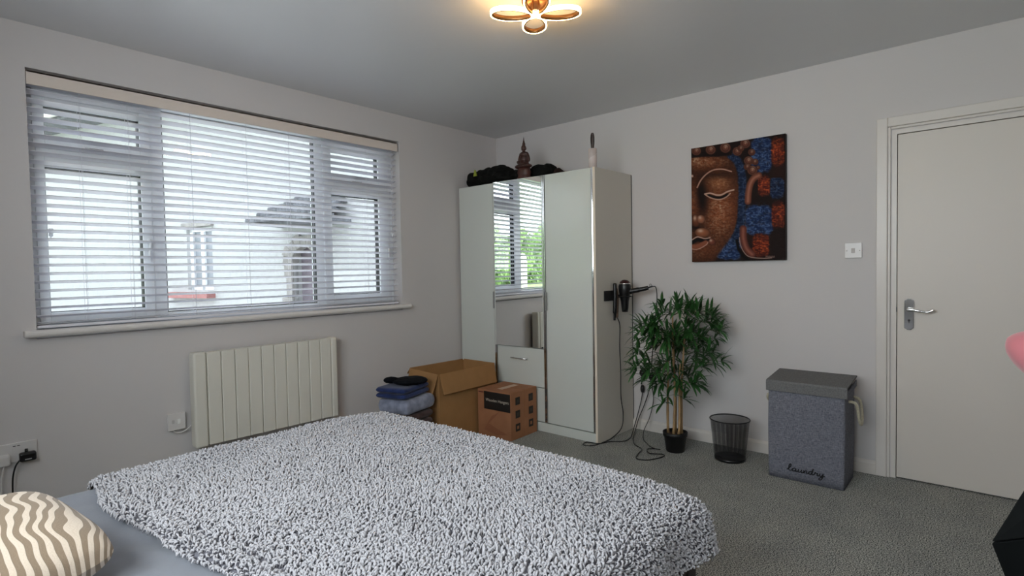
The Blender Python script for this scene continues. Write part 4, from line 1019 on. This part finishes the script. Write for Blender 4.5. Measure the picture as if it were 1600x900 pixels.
def fold(s_, r=.06):
    """distance past the mattress edge -> (outward, drop)"""
    s_ = np.maximum(s_, 0); q = r*PI/2
    a = np.minimum(s_, q)/r; ex = np.maximum(s_-q, 0)
    return r*np.sin(a)+.10*ex, r*(1-np.cos(a))+ex*.98
def cloth_surface(x0, x1, y0, y1, top, step, ex1, eyn, eyf, wav=.006, seed=0, hem=.012):
    """top sheet from x0..x1,y0..y1 (bed edges) with overhangs: ex1 past x1, eyn past y0 (near), eyf past y1 (far)"""
    us = np.arange(x0, x1+ex1+1e-6, step); vs = np.arange(y0-eyn, y1+eyf+1e-6, step)
    Ug, Vg = np.meshgrid(us, vs, indexing='ij')
    return Ug, Vg
def shape(Ug, Vg, x1, y0, y1, topz, amp, seed):
    def n2(sx_, ph): return np.sin(Ug*sx_+ph+1.3*np.sin(Vg*sx_*.7+ph))*np.cos(Vg*sx_*.9+ph*2+.8*np.sin(Ug*sx_*.6))
    und = amp*(n2(6, seed)+.5*n2(13, seed+2)+.25*n2(29, seed+4))
    ox, dx = fold(Ug-x1); on, dn = fold(y0-Vg); of, df = fold(Vg-y1)
    hang = np.clip((np.maximum(np.maximum(Ug-x1, y0-Vg), Vg-y1))/.25, 0, 1)
    X = np.minimum(Ug, x1)+ox+.018*hang*np.sin(Vg*19+seed)*(Ug > x1)
    Y = np.clip(Vg, y0, y1)-on+of+.018*hang*np.sin(Ug*17+seed)*((Vg < y0)*-1.0+(Vg > y1)*1.0)
    dm = np.stack([dx, dn, df]); mxd = dm.max(0); rest = dm.sum(0)-mxd
    # soft crown over the mattress edges
    Z = topz+und*(1-hang*.5)-mxd-rest*.35
    return X, Y, Z
def grid_obj(name, X, Y, Z, mt, th=.0):
    ni, nj = X.shape; idx = np.arange(ni*nj).reshape(ni, nj)
    F = np.stack([idx[:-1, :-1], idx[1:, :-1], idx[1:, 1:], idx[:-1, 1:]], -1).reshape(-1, 4)
    me = bpy.data.meshes.new(name); me.from_pydata(np.stack([X, Y, Z], -1).reshape(-1, 3).tolist(), [], F.tolist())
    me.polygons.foreach_set('use_smooth', [True]*len(me.polygons)); me.materials.append(mt)
    return me
# duvet / sheet
us = np.arange(-4.28, -2.31+.12, .015); vs = np.arange(-2.79-.12, -1.315+.26, .015)
Ug, Vg = np.meshgrid(us, vs, indexing='ij')
X, Y, Z = shape(Ug, Vg, -2.31, -2.79, -1.315, .552, .004, 1.0)
Z += .003*np.sin(Ug*22+3*np.sin(Vg*9))*np.exp(-((Ug+3.5)/.35)**2)+.004*np.sin((Ug*.5+Vg)*34+2.5*np.sin(Ug*11))*np.exp(-((Ug+3.52)/.16)**2-((Vg+2.1)/.4)**2)+.012*np.exp(-((Ug+3.6+.25*(Vg+1.9))/.03)**2)*(Vg < -1.8)*np.clip((-1.8-Vg)*4, 0, 1)
me = grid_obj('duvet', X, Y, Z, M_sheet)
du = link('duvet', me, loc=(-3.27, -2.07, .5)); tag(du, 'smooth grey blue duvet under the fleece blanket', 'duvet')
so2 = du.modifiers.new('solid', 'SOLIDIFY'); so2.thickness = .035; so2.offset = -1

# fleece blanket with looped pile
M_fle = mat('grey_fleece', srgb(192, 191, 196), .95, spec=.1, var=(3, .05), sheen=.3)
BX = -2.275; BY0, BY1 = -2.82, -1.30
def fleece():
    st_ = .012
    us = np.arange(-3.420, BX+.185, st_); vs = np.arange(BY0-.185, BY1+.20, st_)
    Ug, Vg = np.meshgrid(us, vs, indexing='ij')
    def S(Ug, Vg):
        # slightly wandering head edge
        edge = .012*np.sin(Vg*5+1)+.008*np.sin(Vg*13)+.085*np.clip((-1.5-Vg), 0, 1)
        k = np.clip((-3.0-Ug)/.4, 0, 1)
        X, Y, Z = shape(Ug, Vg, BX, BY0, BY1, .578, .0045, 2.3)
        X = X+edge*k
        Z = Z-.022*np.exp(-np.maximum(Vg-BY0, 0)/.10)*np.clip((Ug+3.2)/.8, 0, 1)-.012*np.exp(-np.maximum(BX-Ug, 0)/.10)
        # rolled head hem
        q = np.clip((Ug+3.420)/.03, 0, 1); Z = Z-.016*(1-q)**2-.008*np.exp(-((Ug+3.36)/.008)**2)
        return X, Y, Z
    X, Y, Z = S(Ug, Vg)
    ni, nj = X.shape; base = np.stack([X, Y, Z], -1).reshape(-1, 3)
    idx = np.arange(ni*nj).reshape(ni, nj)
    F0 = np.stack([idx[:-1, :-1], idx[1:, :-1], idx[1:, 1:], idx[:-1, 1:]], -1).reshape(-1, 4)
    # tufts
    sp_ = .0088
    tu = np.arange(us[0]-.004, us[-1]+.004, sp_); tv = np.arange(vs[0]-.004, vs[-1]+.004, sp_)
    TU, TV = np.meshgrid(tu, tv, indexing='ij'); TU = TU.ravel(); TV = TV.ravel()
    r2 = np.random.default_rng(9); TU = TU+(r2.random(TU.size)-.5)*sp_*1.1; TV = TV+(r2.random(TV.size)-.5)*sp_*1.1
    e = .004
    def SS(a, b): return np.stack(S(a, b), -1)
    p = SS(TU, TV); pu = SS(TU+e, TV)-SS(TU-e, TV); pv = SS(TU, TV+e)-SS(TU, TV-e)
    nn = np.cross(pu, pv); nn /= np.linalg.norm(nn, axis=1)[:, None]+1e-12
    tu_ = pu/(np.linalg.norm(pu, axis=1)[:, None]+1e-12); tv_ = np.cross(nn, tu_)
    N = TU.size
    # flow of the pile with patches of direction
    an = 2.2*np.sin(TU*4+1.7*np.sin(TV*3))+1.5*np.cos(TV*5+TU*2)+r2.normal(0, .9, N)
    td = tu_*np.cos(an)[:, None]+tv_*np.sin(an)[:, None]; ts = np.cross(nn, td)
    L = r2.uniform(.006, .012, N)[:, None]; rad = r2.uniform(.0027, .0040, N)[:, None]; lift = r2.uniform(.007, .015, N)[:, None]
    K = 5; ringsp = [(-.35, .1, .75), (0.05, .8, 1.0), (.5, 1.0, .85), (.85, .62, .45)]
    VV = []; 
    bend = r2.normal(0, .004, N)[:, None]
    for a, h_, rr in ringsp:
        c = p+td*L*(a-.2)+nn*lift*h_+ts*bend*(a*a)
        for k in range(K):
            th = 2*PI*k/K
            VV.append(c+(ts*math.cos(th)+nn*math.sin(th)*.9)*rad*rr)
    VV.append(p+td*L*.85+nn*lift*.25+ts*bend)
    nv = len(VV); V = np.stack(VV, 1).reshape(-1, 3)
    fs = []
    for i in range(len(ringsp)-1):
        for k in range(K): fs.append((i*K+k, i*K+(k+1) % K, (i+1)*K+(k+1) % K, (i+1)*K+k))
    q4 = np.array(fs); off = (np.arange(N)*nv)[:, None, None]+len(base)
    FQ = (q4[None]+off).reshape(-1, 4)
    i3 = (len(ringsp)-1)*K; t3 = np.array([(i3+k, i3+(k+1) % K, nv-1) for k in range(K)]); FT = (t3[None]+off).reshape(-1, 3)
    allv = np.concatenate([base, V]).astype('f')
    quads = np.concatenate([F0, FQ]); nq, ntr = len(quads), len(FT)
    me = bpy.data.meshes.new('fleece_blanket')
    me.vertices.add(len(allv)); me.vertices.foreach_set('co', allv.ravel())
    me.loops.add(nq*4+ntr*3); me.loops.foreach_set('vertex_index', np.concatenate([quads.ravel(), FT.ravel()]).astype('i'))
    me.polygons.add(nq+ntr)
    ls_ = np.concatenate([np.arange(nq)*4, nq*4+np.arange(ntr)*3]).astype('i'); me.polygons.foreach_set('loop_start', ls_)
    me.polygons.foreach_set('use_smooth', np.ones(nq+ntr, bool)); me.update(calc_edges=True); me.validate()
    me.materials.append(M_fle); me.materials.append(mat('fleece_crevice_shade', srgb(112, 112, 120), .95))  # base under the tufts coloured darker to stand in for crevice shade
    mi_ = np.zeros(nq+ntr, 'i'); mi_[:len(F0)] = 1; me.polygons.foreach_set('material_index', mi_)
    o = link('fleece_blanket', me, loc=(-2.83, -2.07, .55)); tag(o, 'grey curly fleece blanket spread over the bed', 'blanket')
    print('TUFTS', N)
fleece()

# ------------------------------------------------------------------ patterned cushion
def cushion_mat():
    m_ = mat('swirl_cushion', srgb(168, 150, 132), .9, spec=.1, sheen=.2); t = m_.node_tree; b = t.nodes['Principled BSDF']
    uv = t.nodes.new('ShaderNodeTexCoord'); mp = t.nodes.new('ShaderNodeMapping'); t.links.new(uv.outputs['UV'], mp.inputs[0]); mp.inputs['Rotation'].default_value = (0, 0, .25)
    wv = t.nodes.new('ShaderNodeTexWave'); wv.wave_type = 'BANDS'; wv.inputs['Scale'].default_value = 5.6; wv.inputs['Distortion'].default_value = 11; wv.inputs['Detail'].default_value = 1.0; wv.inputs['Detail Scale'].default_value = .6
    t.links.new(mp.outputs[0], wv.inputs['Vector'])
    r = t.nodes.new('ShaderNodeValToRGB'); r.color_ramp.elements[0].position = .50; r.color_ramp.elements[1].position = .56
    r.color_ramp.elements[0].color = (*srgb(150, 132, 112), 1); r.color_ramp.elements[1].color = (*srgb(226, 210, 192), 1)
    t.links.new(wv.outputs['Fac'], r.inputs[0]); t.links.new(r.outputs[0], b.inputs['Base Color'])
    n_ = t.nodes.new('ShaderNodeTexNoise'); n_.inputs['Scale'].default_value = 260; t.links.new(uv.outputs['Object'], n_.inputs['Vector'])
    ad = t.nodes.new('ShaderNodeMath'); ad.operation = 'MULTIPLY_ADD'; ad.inputs[1].default_value = .3; t.links.new(n_.outputs['Fac'], ad.inputs[0]); t.links.new(r.outputs[0], ad.inputs[2])
    bp = t.nodes.new('ShaderNodeBump'); bp.inputs['Strength'].default_value = .6; bp.inputs['Distance'].default_value = .004; t.links.new(ad.outputs[0], bp.inputs['Height']); t.links.new(bp.outputs['Normal'], b.inputs['Normal'])
    return m_
def cushion(name, c, half, th, M3, mt, label, n=44, rnd=.35):
    mb = MB(); vs = []; uvs = []
    for s_ in (1, -1):
        for i in range(n+1):
            for j in range(n+1):
                u = i/n*2-1; v = j/n*2-1
                e = (max(0, 1-abs(u)**2.6)*max(0, 1-abs(v)**2.6))**.5
                pu = u*(1-.07*(1-abs(v)**2)*0-.05*(1-v*v)*-1*0); k = 1-.06*(1-abs(u))*abs(v)**4
                ro = 1-.5*rnd*(abs(u)*abs(v))**3; p = Vector((half*u*ro*(1-.04*(1-v*v)*abs(u)**3), half*v*ro*(1-.04*(1-u*u)*abs(v)**3), s_*th*e))
                vs.append(Vector(c)+M3 @ p); uvs.append((u*.5+.5, v*.5+.5))
    fs = []; m2 = (n+1)**2
    for s_ in (0, 1):
        for i in range(n):
            for j in range(n):
                a = s_*m2+i*(n+1)+j; f = (a, a+1, a+n+2, a+n+1); fs.append(f if s_ else f[::-1])
    me = bpy.data.meshes.new(name); me.from_pydata([tuple(v) for v in vs], [], fs)
    ul = me.uv_layers.new(name='UVMap')
    for lp_ in me.loops: ul.data[lp_.index].uv = uvs[lp_.vertex_index]
    me.polygons.foreach_set('use_smooth', [True]*len(fs)); me.materials.append(mt)
    o = link(name, me, loc=(c[0], c[1], c[2]-.1)); return tag(o, label[0], label[1])
def basis(nz_, xdir):
    z = Vector(nz_).normalized(); x = Vector(xdir); x = (x-z*x.dot(z)).normalized(); y = z.cross(x); return Matrix((x, y, z)).transposed()
cushion('swirl_cushion', (-3.749, -1.910, .642), .2157, .0837, basis((-.0525, -.168, .984), (.972, .218, .089)), cushion_mat(), ('cream and taupe wavy patterned cushion on the bed', 'cushion'), rnd=.28)

# ------------------------------------------------------------------ chair and pink cushion at the right edge
M_leather = mat('black_leather', srgb(10, 14, 15), .8, spec=.2)
ch = thing('tub_chair', 'black angular tub chair at the right edge in front of the door', 'chair', (-1.35, -3.85, 0))
def hexa(bot, top, z0, z1, name):
    vs = [(x, y, z0) for x, y in bot]+[(x, y, z1) for x, y in top]; n = len(bot)
    MB().add(vs, [tuple(range(n))[::-1], tuple(range(n, 2*n))]+[(i, (i+1) % n, n+(i+1) % n, n+i) for i in range(n)]).build(name, M_leather, ch, bevel=.004)
rim = [(-1.70, -3.530, .41), (-1.66, -3.80, .52), (-1.60, -4.12, .60), (-1.02, -4.08, .58), (-1.05, -3.74, .44)]
top_ = [(-1.60, -3.66, .70), (-1.60, -3.86, .80), (-1.56, -4.12, .84), (-1.46, -4.10, .84), (-1.48, -3.72, .72)]
foot_ = [(-1.60, -3.64, .04), (-1.57, -3.82, .04), (-1.50, -4.02, .04), (-1.14, -4.0, .04), (-1.16, -3.78, .04)]
def loft(a, b, name, top=True):
    n = len(a); fs = [(i, (i+1) % n, n+(i+1) % n, n+i) for i in range(n)]+[tuple(range(n))[::-1], tuple(range(n, 2*n))]
    MB().add(list(a)+list(b), fs).build(name, M_leather, ch, bevel=.003)
loft(foot_, rim, 'seat_base')
loft([(x, y, z+.004) for x, y, z in rim], top_, 'backrest')
for x, y in ((-1.5, -3.7), (-1.45, -4.0), (-1.2, -3.7), (-1.2, -4.0)):
    MB().box(x-.015, x+.015, y-.015, y+.015, 0, .05).build('foot', M_black, ch)
ob = blob('pink_cushion', [((-1.55, -3.70, .925), (.105, .165, .080), (.55, 0, 0)), ((-1.54, -3.745, .99), (.085, .14, .12), (.35, 0, 0))], mat('pink_velvet', srgb(214, 130, 138), .85, spec=.2, sheen=.5), voxel=.01, smooth=8, loc=(-1.55, -3.75, .86))
tag(ob, 'rounded pink cushion resting on top of the black chair at the right edge', 'cushion')
